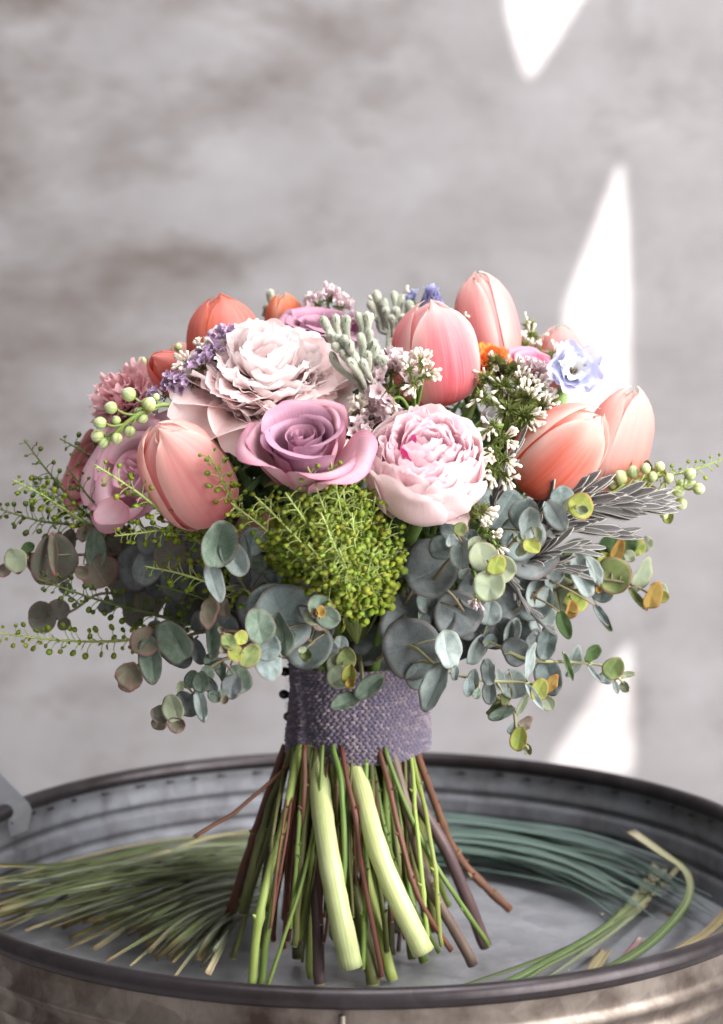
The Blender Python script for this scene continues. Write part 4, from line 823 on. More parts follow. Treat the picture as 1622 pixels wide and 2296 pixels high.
def euc(label, path, leaves, twig=None, seed=0, r=0.0011, group=EG, shapes=None):
    """path: (px, py, Y) from root to tip; leaves: (px, py, width, length, angle, tone, shape[, dY])"""
    rn = random.Random(seed*13+1); P = [at(*q) for q in path]; base = P[0]
    st = thing('eucalyptus_sprig', label, 'eucalyptus', base, group)
    sp = spline(P, 40); b = MB(); b.tube([Vector(p)-base for p in sp], [r*1.25, r, r*0.6], 7, 40)
    pix = np.interp(np.linspace(0, 1, 40), np.linspace(0, 1, len(path)), [q[2] for q in path])
    for q in leaves:
        px, py, w, l, ang, tone, shp = q[:7]; dY = q[7] if len(q) > 7 else None
        c0 = np.array(at(px, py, 0)); best = None
        for i in range(40):                                       # nearest point of the twig as the picture shows it
            s = Vector(sp[i])-CAM; d = s.dot(FW); sx = CX+FPX*s.x/d; sy = CY-FPX*s.dot(UPV)/d
            D = (sx-px)**2+(sy-py)**2
            if best is None or D < best[0]: best = (D, i)
        Y = sp[best[1]][1]+(dY if dY is not None else rn.uniform(-.010, .004)); c = at(px, py, Y); L = metres(l*1.13, Y)
        tilt = 27 if shp == 'r' else 30; L *= rn.uniform(.92, 1.08)
        M = leaf_matrix(c, L, ang, rn.uniform(-tilt, tilt), rn.uniform(-14, 18), (w/l)/{'r': .97, 'o': .68, 'f': .60, 'n': .40, 'c': .85}[shp])
        me = leaf_for(tone, shp, rn.randrange(5)); o = put('leaf', me, None, st); o.matrix_basis = Matrix.Translation(-base) @ M
        bp = M @ Vector((0, 0.02, -0.008)); node = Vector(sp[best[1]])
        if (bp-node).length > 0.0015:
            b.tube([node-base, node.lerp(bp, .5)-base+Vector((0, 0, .0008)), bp-base], [r*.55, r*.45], 5, 5)
    b.build('twig', twig or m_etwig, st); return st
R3 = (800, 1490, -.01)
euc('eucalyptus sprig with curled sage leaf left of the green pennycress', [(700,1480,-.02),(560,1330,-.100),(505,1240,-.122),(480,1195,-.128)],
    [(487,1215,78,112,80,'green','c',-.010),(480,1306,40,88,285,'silver','o',-.018),(524,1252,44,86,120,'silver','f',-.014),(556,1237,16,62,95,'silver','n'),(566,1216,52,58,70,'blue','r',.004),(624,1278,76,74,20,'blue','r'),(462,1364,40,66,255,'red','c',-.02),(504,1362,36,40,290,'red','r',-.014),(580,1262,44,40,30,'green','r',.006),(612,1322,30,24,280,'red','c',-.012),(540,1300,40,46,250,'dark','r',.008)], seed=1)
euc('eucalyptus sprig of broad blue grey discs at the front just above the ribbon', [(760,1480,-.02),(700,1440,-.100),(640,1410,-.138),(585,1440,-.148),(530,1455,-.152)],
    [(634,1385,128,128,170,'blue','r',.006),(604,1350,100,80,120,'blue','r',.014),(580,1405,64,78,100,'green','r',-.006),(634,1420,58,90,95,'green','r',-.008),(600,1452,56,58,200,'blue','r',-.004),(600,1478,90,60,190,'blue','o',.004),(692,1446,104,96,250,'blue','r',.002),(560,1470,40,56,230,'fresh','r',-.014),(528,1466,44,34,190,'lime','o',-.016),(514,1440,30,36,130,'fresh','o',-.014),(540,1432,36,30,160,'lime','o',-.012),(502,1452,20,24,170,'red','c',-.014),(497,1412,14,16,120,'red','c',-.012),(648,1430,30,38,40,'green','o',-.010)], seed=2)
euc('small eucalyptus tip with pink bud facing the viewer above the ribbon', [(770,1470,-.03),(720,1400,-.130),(717,1373,-.148)],
    [(716,1362,56,52,90,'green','r',.002),(735,1383,46,52,330,'green','r',-.003),(700,1384,40,36,210,'palel','r',-.004),(718,1398,36,28,270,'red','o',-.006),(716,1374,20,24,90,'orange','c',-.010),(708,1374,16,22,100,'red','c',-.010),(694,1348,96,54,20,'dark','r',.016),(690,1466,24,26,280,'fresh','c',-.02),(678,1456,16,18,200,'palel','o',-.02)], seed=3)
euc('eucalyptus sprig hanging down over the top of the ribbon', [(770,1440,-.03),(765,1450,-.075),(770,1490,-.088),(778,1530,-.092)],
    [(748,1420,52,56,95,'blue','r'),(764,1448,34,40,80,'silver','r',-.008),(783,1452,40,38,30,'green','r'),(740,1452,30,40,140,'blue','o'),(778,1478,58,42,340,'fresh','r',-.006),(754,1490,42,40,200,'palel','r',-.004),(762,1520,54,52,225,'palel','r',-.006),(786,1514,28,44,80,'lime','f',-.012),(788,1530,20,24,280,'orange','c',-.012)], seed=4)
euc('pair of grey green eucalyptus leaves lying against the ribbon', [(806,1470,-.04),(812,1520,-.058),(804,1558,-.062)],
    [(828,1540,42,78,38,'green','o',-.004),(776,1576,40,70,205,'green','o',-.004)], seed=5, twig=m_etwig_l)
euc('eucalyptus sprig with the largest dark discs right of the ribbon top', [(830,1490,-.02),(880,1460,-.085),(925,1450,-.100),(990,1500,-.110),(1080,1525,-.112),(1170,1530,-.108),(1215,1540,-.106)],
    [(926,1448,136,132,195,'dark','r',.000),(920,1378,150,96,150,'dark','r',.016),(838,1445,80,104,235,'dark','r',.018),(852,1490,60,60,260,'dark','r',.014),(944,1512,66,56,310,'blue','r',.006),(1003,1458,64,86,100,'silver','o',-.006),(978,1540,52,104,248,'silver','o',-.006),(1022,1508,18,36,80,'silver','o'),(1064,1524,28,46,80,'silver','o'),(1050,1540,26,44,260,'blue','o'),(1098,1506,34,54,85,'silver','o'),(1101,1552,34,50,272,'silver','o'),(1152,1532,56,60,290,'silver','r',.004),(1186,1484,26,76,72,'silver','n',-.004),(1210,1548,36,52,70,'lime','r',-.006),(1234,1532,26,44,60,'orange','o',.004),(1231,1576,28,32,300,'palel','o',-.004),(1122,1530,22,44,100,'silver','n'),(1136,1560,24,40,250,'fresh','n'),(1070,1555,20,24,250,'green','r'),(1196,1560,18,60,305,'silver','n')], seed=6, twig=m_etwig_l)
euc('slender eucalyptus sprig reaching right, round lime leaf near its tip', [(870,1480,-.01),(1050,1430,-.060),(1180,1478,-.078),(1290,1485,-.072),(1360,1496,-.066),(1402,1535,-.062)],
    [(1098,1374,50,54,80,'silver','r'),(1066,1456,38,72,75,'silver','o'),(1100,1440,30,34,40,'blue','r'),(1148,1418,36,66,75,'silver','o'),(1156,1458,60,54,20,'dark','r'),(1158,1396,104,100,40,'blue','r',.02),(1228,1442,48,76,72,'blue','o'),(1232,1516,62,80,285,'blue','o'),(1200,1440,50,60,80,'dark','r',.016),(1283,1482,32,66,75,'silver','o',.004),(1272,1492,14,60,285,'deep','n',-.004),(1327,1464,34,46,60,'deep','o'),(1332,1510,12,44,310,'silver','n'),(1375,1496,46,54,60,'fresh','r',-.006),(1360,1516,34,34,250,'silver','r'),(1402,1540,22,24,300,'palel','r'),(1404,1512,14,34,15,'palel','n'),(1382,1540,14,28,285,'silver','n')], seed=7, twig=m_etwig_l)
euc('thin eucalyptus shoot dangling lowest on the right with tiny lime leaves', [(1090,1520,-.08),(1110,1560,-.098),(1150,1590,-.100),(1160,1640,-.100),(1185,1680,-.098)],
    [(1109,1589,18,42,45,'deep','n'),(1126,1600,26,58,20,'green','o'),(1172,1578,18,58,62,'palel','n'),(1176,1622,26,40,50,'red','o'),(1152,1634,28,32,200,'blue','r'),(1166,1658,34,48,80,'lime','o',-.004),(1186,1680,18,26,290,'palel','c'),(1120,1570,22,30,200,'fresh','n')], seed=8, twig=m_etwig_l)
euc('eucalyptus sprig with big blue discs below the salmon tulip', [(870,1470,-.02),(1080,1290,-.090),(1165,1200,-.104),(1230,1140,-.112),(1300,1130,-.118)],
    [(1126,1145,100,96,60,'blue','r',.016),(1181,1236,124,124,300,'dark','r',.012),(1170,1204,96,90,150,'blue','r',.006),(1180,1156,64,66,80,'blue','r',.0),(1183,1176,46,66,85,'silver','o',-.006),(1259,1116,58,52,80,'blue','r',-.002),(1249,1154,44,68,300,'silver','o',-.008),(1301,1136,52,52,20,'lime','r',-.010),(1280,1130,34,40,40,'palel','r',-.004),(1222,1144,18,40,110,'silver','o'),(1303,1140,20,24,0,'palel','c',-.016),(1192,1226,36,40,320,'lime','r',-.014),(1172,1234,26,32,220,'palel','r',-.012),(1208,1196,30,18,10,'palel','c',-.012),(1170,1208,20,24,100,'palel','r',-.012)], seed=9)
euc('pale eucalyptus tip facing the viewer right under the pink peony', [(880,1460,-.03),(980,1290,-.100),(1040,1235,-.124),(1090,1260,-.132),(1110,1300,-.134)],
    [(1018,1190,64,62,110,'blue','r',.004),(992,1230,58,58,190,'blue','r',.006),(1037,1240,46,66,95,'silver','o',-.006),(1011,1211,28,28,100,'silver','r',-.010),(1032,1186,26,28,60,'fresh','r',-.008),(1081,1250,60,60,100,'palel','r',-.004),(1123,1272,56,62,330,'palel','r',-.006),(1098,1314,68,70,260,'palel','r',-.010),(1112,1266,44,48,60,'lime','r',-.012),(1066,1225,44,36,130,'palel','r',-.002),(1042,1286,24,30,240,'silver','o'),(1056,1212,40,44,60,'blue','r',.008)], seed=10)
euc('dark eucalyptus sprig in the shade between pennycress and pale tip', [(840,1480,-.01),(900,1370,-.075),(950,1290,-.092),(1010,1330,-.096),(1040,1370,-.092)],
    [(912,1278,68,112,100,'dark','r',.006),(968,1280,116,112,30,'dark','r',.000),(1026,1374,108,104,330,'dark','r',.006),(990,1390,70,60,240,'dark','r',.010),(880,1330,60,80,130,'dark','r',.012),(1060,1330,70,64,20,'dark','r',.010),(960,1350,60,50,260,'blue','r',.002),(1000,1260,70,60,60,'dark','r',.012)], seed=11)
euc('eucalyptus sprig at the right edge with an orange red leaf near its tip', [(860,1470,.00),(1100,1380,-.020),(1250,1320,-.040),(1340,1300,-.046),(1420,1312,-.050),(1470,1340,-.052)],
    [(1256,1344,72,98,100,'palel','r',.002),(1291,1350,48,52,40,'lime','r',-.008),(1276,1366,24,44,260,'orange','f',-.012),(1304,1290,46,90,110,'silver','o'),(1330,1280,34,70,120,'silver','o'),(1379,1290,80,74,30,'fresh','r',.002),(1434,1288,44,80,62,'palel','o',.004),(1462,1334,40,58,80,'orange','o',-.004),(1478,1322,30,44,330,'palel','o',.002),(1488,1338,24,24,340,'lime','r',-.002),(1350,1328,50,44,250,'blue','r',.006),(1430,1342,16,56,310,'fresh','n'),(1384,1236,26,50,75,'orange','n',.006),(1412,1246,30,26,30,'palel','r',.008),(1355,1255,34,30,100,'lime','r',.006),(1344,1322,14,16,270,'orange','c',-.008)], seed=12)
euc('eucalyptus sprig of pale leaves in the gap under the lavender leaves', [(860,1470,.00),(1080,1400,-.050),(1180,1350,-.070),(1230,1300,-.074)],
    [(1205,1330,60,60,80,'silver','r',.004),(1150,1340,80,70,120,'blue','r',.008),(1240,1290,44,60,60,'silver','o'),(1215,1390,70,56,320,'silver','r',.01),(1110,1345,60,54,100,'blue','r'),(1180,1310,60,54,60,'green','r',.012),(1265,1400,30,56,290,'deep','n'),(1348,1378,16,50,305,'blue','n'),(1200,1420,50,40,310,'green','r',.012)], seed=13)
euc('eucalyptus sprig pointing straight left with a pale pink tinged end leaf', [(760,1480,.0),(500,1320,-.030),(300,1250,-.050),(180,1244,-.060),(65,1248,-.066)],
    [(37,1253,58,44,180,'palel','o'),(36,1258,50,30,190,'red','o',.004),(10,1278,26,26,230,'red','n'),(112,1250,76,100,265,'maroon','f'),(122,1240,24,90,275,'red','n',-.008),(78,1268,26,56,300,'red','n'),(212,1230,46,92,95,'green','o',-.004),(222,1284,76,60,300,'red','r',-.006),(185,1280,28,28,260,'red','c',-.014),(300,1272,70,100,275,'dark','r'),(146,1225,34,70,70,'maroon','o',.006),(190,1196,40,30,140,'red','o'),(255,1268,60,60,250,'dark','r',.006),(62,1228,30,24,120,'deep','r'),(270,1220,60,60,100,'maroon','r',.006),(345,1235,60,70,100,'dark','r',.004)], seed=14)
euc('dark maroon eucalyptus tip low on the far left', [(760,1480,.0),(420,1360,-.010),(240,1330,-.022),(170,1365,-.026),(120,1392,-.028)],
    [(95,1390,64,56,190,'maroon','c'),(133,1368,44,42,60,'maroon','r'),(143,1399,30,28,300,'maroon','r'),(146,1318,26,26,90,'maroon','r'),(290,1324,80,70,200,'dark','r'),(340,1350,60,56,250,'dark','r'),(240,1360,40,30,290,'dark','o'),(350,1408,30,32,280,'dark','r'),(390,1330,60,60,80,'dark','r'),(300,1372,64,44,190,'maroon','r',.004)], seed=15)
euc('eucalyptus sprig with kidney shaped green leaf and red tinged low leaves at left', [(760,1480,-.01),(560,1420,-.070),(440,1420,-.088),(370,1460,-.092),(300,1500,-.092)],
    [(394,1434,74,98,110,'green','r',-.004),(404,1474,60,44,250,'dark','r',.006),(442,1460,28,52,290,'dark','o'),(472,1430,30,80,270,'green','f'),(326,1440,48,60,200,'red','f'),(340,1478,46,96,278,'green','o',-.004),(290,1502,62,54,210,'red','c',-.004),(285,1536,38,30,250,'red','r'),(500,1405,70,64,60,'dark','r',.006),(450,1395,50,50,100,'dark','r',.006),(420,1445,36,40,270,'green','r',.004)], seed=16)
euc('eucalyptus shoot dangling lowest on the left, leaves small and reddish at its end', [(740,1480,-.02),(560,1470,-.080),(480,1490,-.094),(445,1540,-.100),(410,1590,-.102),(365,1612,-.102)],
    [(533,1522,54,66,300,'green','r'),(520,1540,44,50,260,'dark','r'),(476,1484,40,36,40,'green','r'),(500,1502,24,48,290,'green','o'),(430,1522,44,26,150,'green','o'),(452,1530,40,46,280,'green','r'),(474,1536,30,46,310,'blue','o'),(404,1538,28,18,170,'palel','c'),(421,1578,46,56,130,'dark','r'),(391,1588,46,58,110,'palel','r',-.006),(398,1622,38,34,260,'red','c'),(362,1606,38,40,180,'maroon','c'),(356,1620,26,30,250,'red','f'),(451,1582,28,68,282,'silver','o',-.006),(482,1560,28,32,320,'green','r'),(502,1570,22,18,350,'red','c'),(500,1556,26,18,20,'green','o'),(465,1508,34,30,200,'green','r')], seed=17)
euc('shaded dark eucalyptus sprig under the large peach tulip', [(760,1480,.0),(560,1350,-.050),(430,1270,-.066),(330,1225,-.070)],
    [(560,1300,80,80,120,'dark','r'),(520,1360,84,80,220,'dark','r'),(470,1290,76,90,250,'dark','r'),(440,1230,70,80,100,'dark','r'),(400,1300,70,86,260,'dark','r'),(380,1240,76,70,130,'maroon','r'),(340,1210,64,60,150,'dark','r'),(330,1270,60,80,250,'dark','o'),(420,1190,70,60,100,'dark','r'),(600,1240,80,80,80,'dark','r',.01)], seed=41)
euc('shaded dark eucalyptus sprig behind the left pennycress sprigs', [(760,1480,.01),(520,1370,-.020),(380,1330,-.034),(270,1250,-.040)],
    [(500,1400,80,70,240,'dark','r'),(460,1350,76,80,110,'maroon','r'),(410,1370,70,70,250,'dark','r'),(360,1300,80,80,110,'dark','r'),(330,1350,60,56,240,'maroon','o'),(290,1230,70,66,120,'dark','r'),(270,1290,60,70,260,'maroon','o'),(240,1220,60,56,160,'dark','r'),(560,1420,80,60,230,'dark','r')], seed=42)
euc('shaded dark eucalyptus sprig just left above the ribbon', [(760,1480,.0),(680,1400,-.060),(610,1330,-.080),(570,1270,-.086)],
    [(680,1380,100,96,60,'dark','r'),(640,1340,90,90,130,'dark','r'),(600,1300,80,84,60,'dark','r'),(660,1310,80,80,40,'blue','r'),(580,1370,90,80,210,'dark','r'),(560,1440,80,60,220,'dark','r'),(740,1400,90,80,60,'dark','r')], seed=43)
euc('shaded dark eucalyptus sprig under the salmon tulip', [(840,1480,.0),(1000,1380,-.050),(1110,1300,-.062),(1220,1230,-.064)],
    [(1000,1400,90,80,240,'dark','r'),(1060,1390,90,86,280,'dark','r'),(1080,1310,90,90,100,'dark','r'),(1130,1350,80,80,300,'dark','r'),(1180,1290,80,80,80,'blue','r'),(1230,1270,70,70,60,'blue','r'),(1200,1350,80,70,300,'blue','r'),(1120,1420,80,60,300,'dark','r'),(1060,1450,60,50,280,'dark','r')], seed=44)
rn = random.Random(77)                                            # more sprigs low in the bouquet all round, mostly in its own shade
for k in range(20):
    a = 2*math.pi*(k+.3*rn.random())/20; ln = rn.uniform(.085, .125); up = rn.uniform(.035, .080)
    p0 = BIND; p1 = p0+Vector((math.cos(a)*ln*.55, math.sin(a)*ln*.55, up)); p2 = p0+Vector((math.cos(a)*ln, math.sin(a)*ln, up*rn.uniform(.55, 1.0)))
    if p2.y < -0.02: p2 = p0+(p2-p0)*.80; p1 = p0+(p1-p0)*.85
    st = thing('eucalyptus_sprig', 'shaded eucalyptus sprig deep in the bouquet above the ribbon', 'eucalyptus', p0, 'eucalyptus sprigs deep inside'); sp = spline([p0, p1, p2], 20)
    MB().tube([Vector(p)-p0 for p in sp], [.0014, .0008], 6, 20).build('twig', m_etwig, st)
    for i in range(5, 20, 2):
        for s in (-1, 1):
            c = Vector(sp[i]); t = Vector(sp[min(i+1, 19)])-Vector(sp[i-1]); t.normalize(); sd = t.cross(Vector((0, 0, 1))).normalized()*s
            if (i//2) % 2: sd = (sd*.3+Vector((0, 0, s))).normalized()
            yd = (sd+t*.5).normalized(); nn = (t*.8+Vector((rn.uniform(-.5, .5), rn.uniform(-.7, .2), rn.uniform(-.3, .8)))); nn = (nn-yd*nn.dot(yd)).normalized(); xd = yd.cross(nn)
            L = rn.uniform(.018, .030)*(1.1-.025*i); M = Matrix((xd, yd, nn)).transposed().to_4x4()
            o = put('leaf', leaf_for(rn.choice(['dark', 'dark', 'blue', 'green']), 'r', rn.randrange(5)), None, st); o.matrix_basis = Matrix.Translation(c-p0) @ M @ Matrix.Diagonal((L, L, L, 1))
# dark leafy filling between the stems
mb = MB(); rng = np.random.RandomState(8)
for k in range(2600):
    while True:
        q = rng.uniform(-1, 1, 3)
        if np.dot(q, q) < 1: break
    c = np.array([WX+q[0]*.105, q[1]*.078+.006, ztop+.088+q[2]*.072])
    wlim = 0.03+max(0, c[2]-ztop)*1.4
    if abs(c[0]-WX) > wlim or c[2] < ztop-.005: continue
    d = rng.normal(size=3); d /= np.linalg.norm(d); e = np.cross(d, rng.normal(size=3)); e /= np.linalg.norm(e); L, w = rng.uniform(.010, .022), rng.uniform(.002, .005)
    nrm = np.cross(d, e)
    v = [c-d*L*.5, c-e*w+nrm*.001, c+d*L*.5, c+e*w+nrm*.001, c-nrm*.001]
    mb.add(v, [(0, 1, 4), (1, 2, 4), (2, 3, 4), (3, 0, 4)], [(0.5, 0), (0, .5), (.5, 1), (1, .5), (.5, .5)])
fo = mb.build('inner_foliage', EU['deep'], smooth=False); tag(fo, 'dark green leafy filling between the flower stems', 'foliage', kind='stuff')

# ------------------------------------------------------------------ green pennycress
m_pod = leaf_mat('pod_green', (0.34, 0.45, 0.035), (0.46, 0.56, 0.07), (0.50, 0.58, 0.14), (0.52, 0.60, 0.13), 0.45, 0.75, 0.3, 5, 0.03, 0.24, 0.5, spots=0.1)
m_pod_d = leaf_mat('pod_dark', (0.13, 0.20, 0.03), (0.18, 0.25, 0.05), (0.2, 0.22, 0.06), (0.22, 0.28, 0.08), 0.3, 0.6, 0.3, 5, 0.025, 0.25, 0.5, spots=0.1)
m_pstem = stem_mat('pennycress_stem', (0.34, 0.43, 0.11), (0.42, 0.50, 0.17))
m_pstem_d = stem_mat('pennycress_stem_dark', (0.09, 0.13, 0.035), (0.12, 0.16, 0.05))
def pod_mesh(seed):
    rn = random.Random(seed); n = 10; v = [(0, .5, .04)]; uv = [(.5, .5)]
    for j in range(n):
        a = 2*math.pi*j/n; r = .5*(1-.16*math.exp(-((a-math.pi/2)/.3)**2)); v.append((r*math.cos(a)*.84, .5+r*math.sin(a), rn.uniform(-.03, .03))); uv.append((.5+.5*math.cos(a), .5+.5*math.sin(a)))
    v.append((0, .5, -.04)); uv.append((.5, .5))
    return make_mesh('seed_pod', v, [(0, 1+j, 1+(j+1) % n) for j in range(n)]+[(n+1, 1+(j+1) % n, 1+j) for j in range(n)], uv)
m_pod_y = leaf_mat('pod_yellow', (0.42, 0.52, 0.055), (0.52, 0.60, 0.11), (0.56, 0.60, 0.2), (0.58, 0.66, 0.2), 0.45, 0.75, 0.3, 5, 0.03, 0.2, 0.5, spots=0.1)
PODS = {}
for nm, m in (('g', m_pod), ('d', m_pod_d), ('y', m_pod_y)):
    PODS[nm] = [pod_mesh(i) for i in range(3)]
    for q in PODS[nm]: q.materials.append(m)
def pennycress(label, path, n, size, tone='g', seed=0, spread=1.0, side=None, group='green pennycress sprigs', t0=.12):
    rn = random.Random(seed*7+3); P = [at(*q) for q in path]; base = P[0]; st = thing('pennycress_sprig', label, 'pennycress', base, group)
    sp = spline(P, 40); b = MB(); b.tube([Vector(p)-base for p in sp], [.0011, .0008, .0004], 6, 40); T, N, B = frames(sp)
    for i in range(n):
        t = t0+(1-t0)*(i+.5*rn.random())/n; k = min(39, int(t*39)); p = Vector(sp[k]); tt = Vector(T[k]); a = i*2.4+rn.uniform(-.3, .3)
        nrm = Vector(N[k])*math.cos(a)+Vector(B[k])*math.sin(a)
        d = (nrm+tt*rn.uniform(.2, .7)).normalized(); taper = 1 if t < .80 else 1-.75*(t-.80)/.20
        pl = rn.uniform(.0045, .0075)*spread*(.35+.65*taper); q = p+d*pl; s = metres(size*(1.65 if spread > 1.2 else 1.35), q.y)*rn.uniform(.75, 1.15)*(.45+.55*taper)
        b.tube([p-base, p.lerp(q, .55)-base+tt*.0006, q-base], [.00028, .00022], 4, 4, cap=False)
        up = Vector((rn.gauss(0, .4), -1.2+rn.gauss(0, .4), .5+rn.gauss(0, .4))); up = (up-d*up.dot(d)).normalized(); xd = d.cross(up)
        o = put('seed_pod', PODS[tone][rn.randrange(3)], None, st); o.matrix_basis = Matrix.Translation(q-base) @ Matrix((xd, d, up)).transposed().to_4x4() @ Matrix.Diagonal((s, s, s, 1))
    b.build('stalk', m_pstem_d if tone == 'd' else m_pstem, st)
L_ = [
 ('pennycress sprig on the far left rising to the highest tip', [(330,1260,-.03),(190,1150,-.045),(110,1060,-.055),(54,985,-.060)], 24, 11, 'd'),
 ('pennycress sprig far left with two pods held up at the bent tip', [(330,1260,-.03),(180,1165,-.055),(95,1110,-.066),(28,1076,-.070)], 40, 12, 'g'),
 ('dense pennycress sprig pointing left above the pale pink eucalyptus leaf', [(330,1260,-.02),(190,1185,-.040),(90,1168,-.050),(-12,1138,-.054)], 44, 12, 'd'),
 ('short pennycress sprig in front of the dusky red rose', [(330,1200,-.02),(235,1050,-.030),(185,1012,-.034),(134,983,-.036)], 18, 11, 'd'),
 ('blurred pennycress sprig at the far left behind the others', [(330,1240,.00),(200,1160,.010),(120,1100,.022),(70,1090,.026)], 44, 14, 'd'),
 ('pennycress sprig crossing the lilac rose petals diagonally', [(480,1240,-.06),(390,1170,-.110),(310,1105,-.128),(212,1042,-.132)], 40, 12, 'g'),
 ('small pennycress tip lying on the large peach tulip', [(560,1190,-.10),(510,1100,-.128),(492,1060,-.140),(468,1020,-.144)], 22, 13, 'g'),
 ('pennycress sprig under the large peach tulip pointing left with buds at its tip', [(560,1230,-.06),(440,1172,-.098),(350,1190,-.112),(256,1202,-.118)], 46, 13, 'g'),
 ('pennycress sprig in the left shade below the peach tulip', [(600,1350,-.04),(480,1310,-.095),(400,1285,-.108),(325,1270,-.112)], 34, 13, 'g'),
 ('slanted pennycress sprig on the left between maroon and red eucalyptus', [(500,1420,-.03),(360,1382,-.055),(220,1345,-.068),(84,1298,-.074)], 48, 12, 'd'),
 ('long straight pennycress sprig lowest on the left, reaching the picture edge', [(480,1400,-.03),(290,1435,-.052),(140,1436,-.060),(-14,1418,-.064)], 46, 12, 'g'),
 ('thin pennycress sprig above the left edge of the peach tulip', [(330,1220,-.03),(215,1130,-.060),(175,1080,-.066),(150,1045,-.068)], 16, 9, 'd'),
 ('pennycress sprig low in the left shade beside the kidney shaped leaf', [(600,1400,-.03),(480,1350,-.070),(420,1330,-.080),(350,1312,-.084)], 26, 12, 'd'),
 ('pennycress sprig below the curled sage eucalyptus leaf', [(660,1400,-.05),(580,1345,-.098),(545,1320,-.106),(520,1345,-.110)], 18, 13, 'g'),
]
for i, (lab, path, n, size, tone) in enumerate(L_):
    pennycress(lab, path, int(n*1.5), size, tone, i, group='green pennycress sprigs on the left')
C_ = [((518,1128),-.134,44),((572,1112),-.144,44),((640,1104),-.150,46),((690,1046),-.152,52),((742,1036),-.148,52),((790,1075),-.134,52),((842,1112),-.128,50),((880,1165),-.120,48),((895,1220),-.110,44),((640,1180),-.148,46),((720,1150),-.152,52),((790,1150),-.150,52),((690,1220),-.150,46),((760,1230),-.154,52),((838,1230),-.142,48),((640,1225),-.140,40),((700,1270),-.140,36),((800,1280),-.140,40),((760,1250),-.150,46),((850,1270),-.126,36),((735,1190),-.158,40)]
WHERE = ['with the longest stalk pointing left under the lilac rose', 'second from the left under the lilac rose', 'under the right side of the lilac rose', 'rising to touch the lilac rose from below', 'forming the top of the green clump', 'at the top right of the clump beside the dark statice', 'touching the left edge of the pink peony', 'under the left edge of the pink peony', 'at the right edge of the clump in shade']
for i, ((x, y), Y, n) in enumerate(C_):
    Y -= .012
    d = 1 if i >= 9 else 0
    pennycress('lime green pennycress sprig '+WHERE[i] if i < 9 else 'bright pennycress sprig in the middle of the green clump', [(800,1440,-.04),(lerp(805, x, .35),lerp(1380, y, .35),lerp(-.06, Y, .6)),(lerp(805, x, .7),lerp(1365, y, .72),lerp(-.05, Y, .92)),(x,y,Y)], n, 14, 'y' if i % 2 == 0 or i in (3, 11, 13) else 'g', 40+i, [1.25, 1.6, 1.4][i % 3], group='pennycress clump at the front centre', t0=.52)
rq = random.Random(5)
for i in range(16):                                               # more sprigs filling the clump
    x = rq.uniform(590, 880) if i > 5 else rq.uniform(540, 650); y = rq.uniform(1075, 1250) if i > 5 else rq.uniform(1120, 1220); Y = -.118-.03*(1-((x-740)/170)**2)
    pennycress('bright pennycress sprig in the middle of the green clump', [(800,1440,-.04),(lerp(805, x, .35),lerp(1380, y, .35),lerp(-.06, Y, .6)),(lerp(805, x, .7),lerp(1365, y, .72),lerp(-.05, Y, .92)),(x,y,Y)], 46, 14, 'gyg'[i % 3], 140+i, [1.7, 1.3][i % 2], group='pennycress clump at the front centre', t0=.52)
for i in range(8):
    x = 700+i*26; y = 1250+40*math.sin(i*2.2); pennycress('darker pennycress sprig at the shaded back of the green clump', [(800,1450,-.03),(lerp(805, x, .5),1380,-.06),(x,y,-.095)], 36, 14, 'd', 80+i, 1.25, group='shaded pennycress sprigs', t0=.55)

# ------------------------------------------------------------------ statice
m_st_white = petal_mat('statice_white', (0.62, 0.58, 0.40), (0.88, 0.82, 0.70), (0.93, 0.89, 0.80), (0.93, 0.90, 0.84), (0.84, 0.76, 0.74), 3, 0.5, 0.3, 0.25, 0.01, 0.06)
m_st_lav = petal_mat('statice_lavender', (0.38, 0.24, 0.36), (0.44, 0.30, 0.46), (0.53, 0.40, 0.55), (0.62, 0.50, 0.62), (0.36, 0.22, 0.40), 3, 0.5, 0.5, 0.25, 0.015, 0.1)
m_st_pink = petal_mat('statice_pink', (0.60, 0.46, 0.44), (0.76, 0.60, 0.62), (0.83, 0.71, 0.73), (0.87, 0.79, 0.79), (0.72, 0.52, 0.58), 3, 0.5, 0.4, 0.25, 0.01, 0.08)
m_bract = plain_mat('statice_bract', (0.17, 0.21, 0.05), (0.24, 0.26, 0.09), 200, 0.6, 0.2, trans=0.15, val=.2)
m_bract_d = plain_mat('statice_bract_brown', (0.13, 0.13, 0.05), (0.19, 0.12, 0.075), 200, 0.6, 0.2, trans=0.12, val=.2)
def floret_mesh(seed, rim=1.0):
    rn = random.Random(seed); n = 15; v = []; uv = []; rings = [(0.10, 0.0), (0.16, .45), (.34, .85), (.50*rim, 1.05)]
    for k, (r, z) in enumerate(rings):
        for j in range(n):
            a = 2*math.pi*j/n; lob = 1+(.22*math.cos(5*a)+.10*rn.uniform(-1, 1))*(k/3)**2
            v.append((r*lob*math.cos(a), r*lob*math.sin(a), z+(.10*math.cos(5*a+1)+.07*rn.uniform(-1, 1))*(k/3)**2)); uv.append((j/n, k/3))
    return make_mesh('floret', v, grid_faces(4, n, 0, True), uv)
def club_mesh():
    b = MB(); b.lathe([(.10, 0), (.13, .4), (.20, .75), (.27, 1.0), (.26, 1.18), (.15, 1.30), (.01, 1.33)], 9); v = np.vstack(b.v); v[:, 0] *= 1+.15*np.sin(v[:, 2]*9+1); b.v = [v]
    return b.mesh('floret')
FL = {}
for nm, m in (('w', m_st_white), ('l', m_st_lav), ('p', m_st_pink)):
    FL[nm] = [floret_mesh(i, [1.0, .55, 1.3, .8][i]) if i != 1 else club_mesh() for i in range(4)]
    for q in FL[nm]: q.materials.append(m)
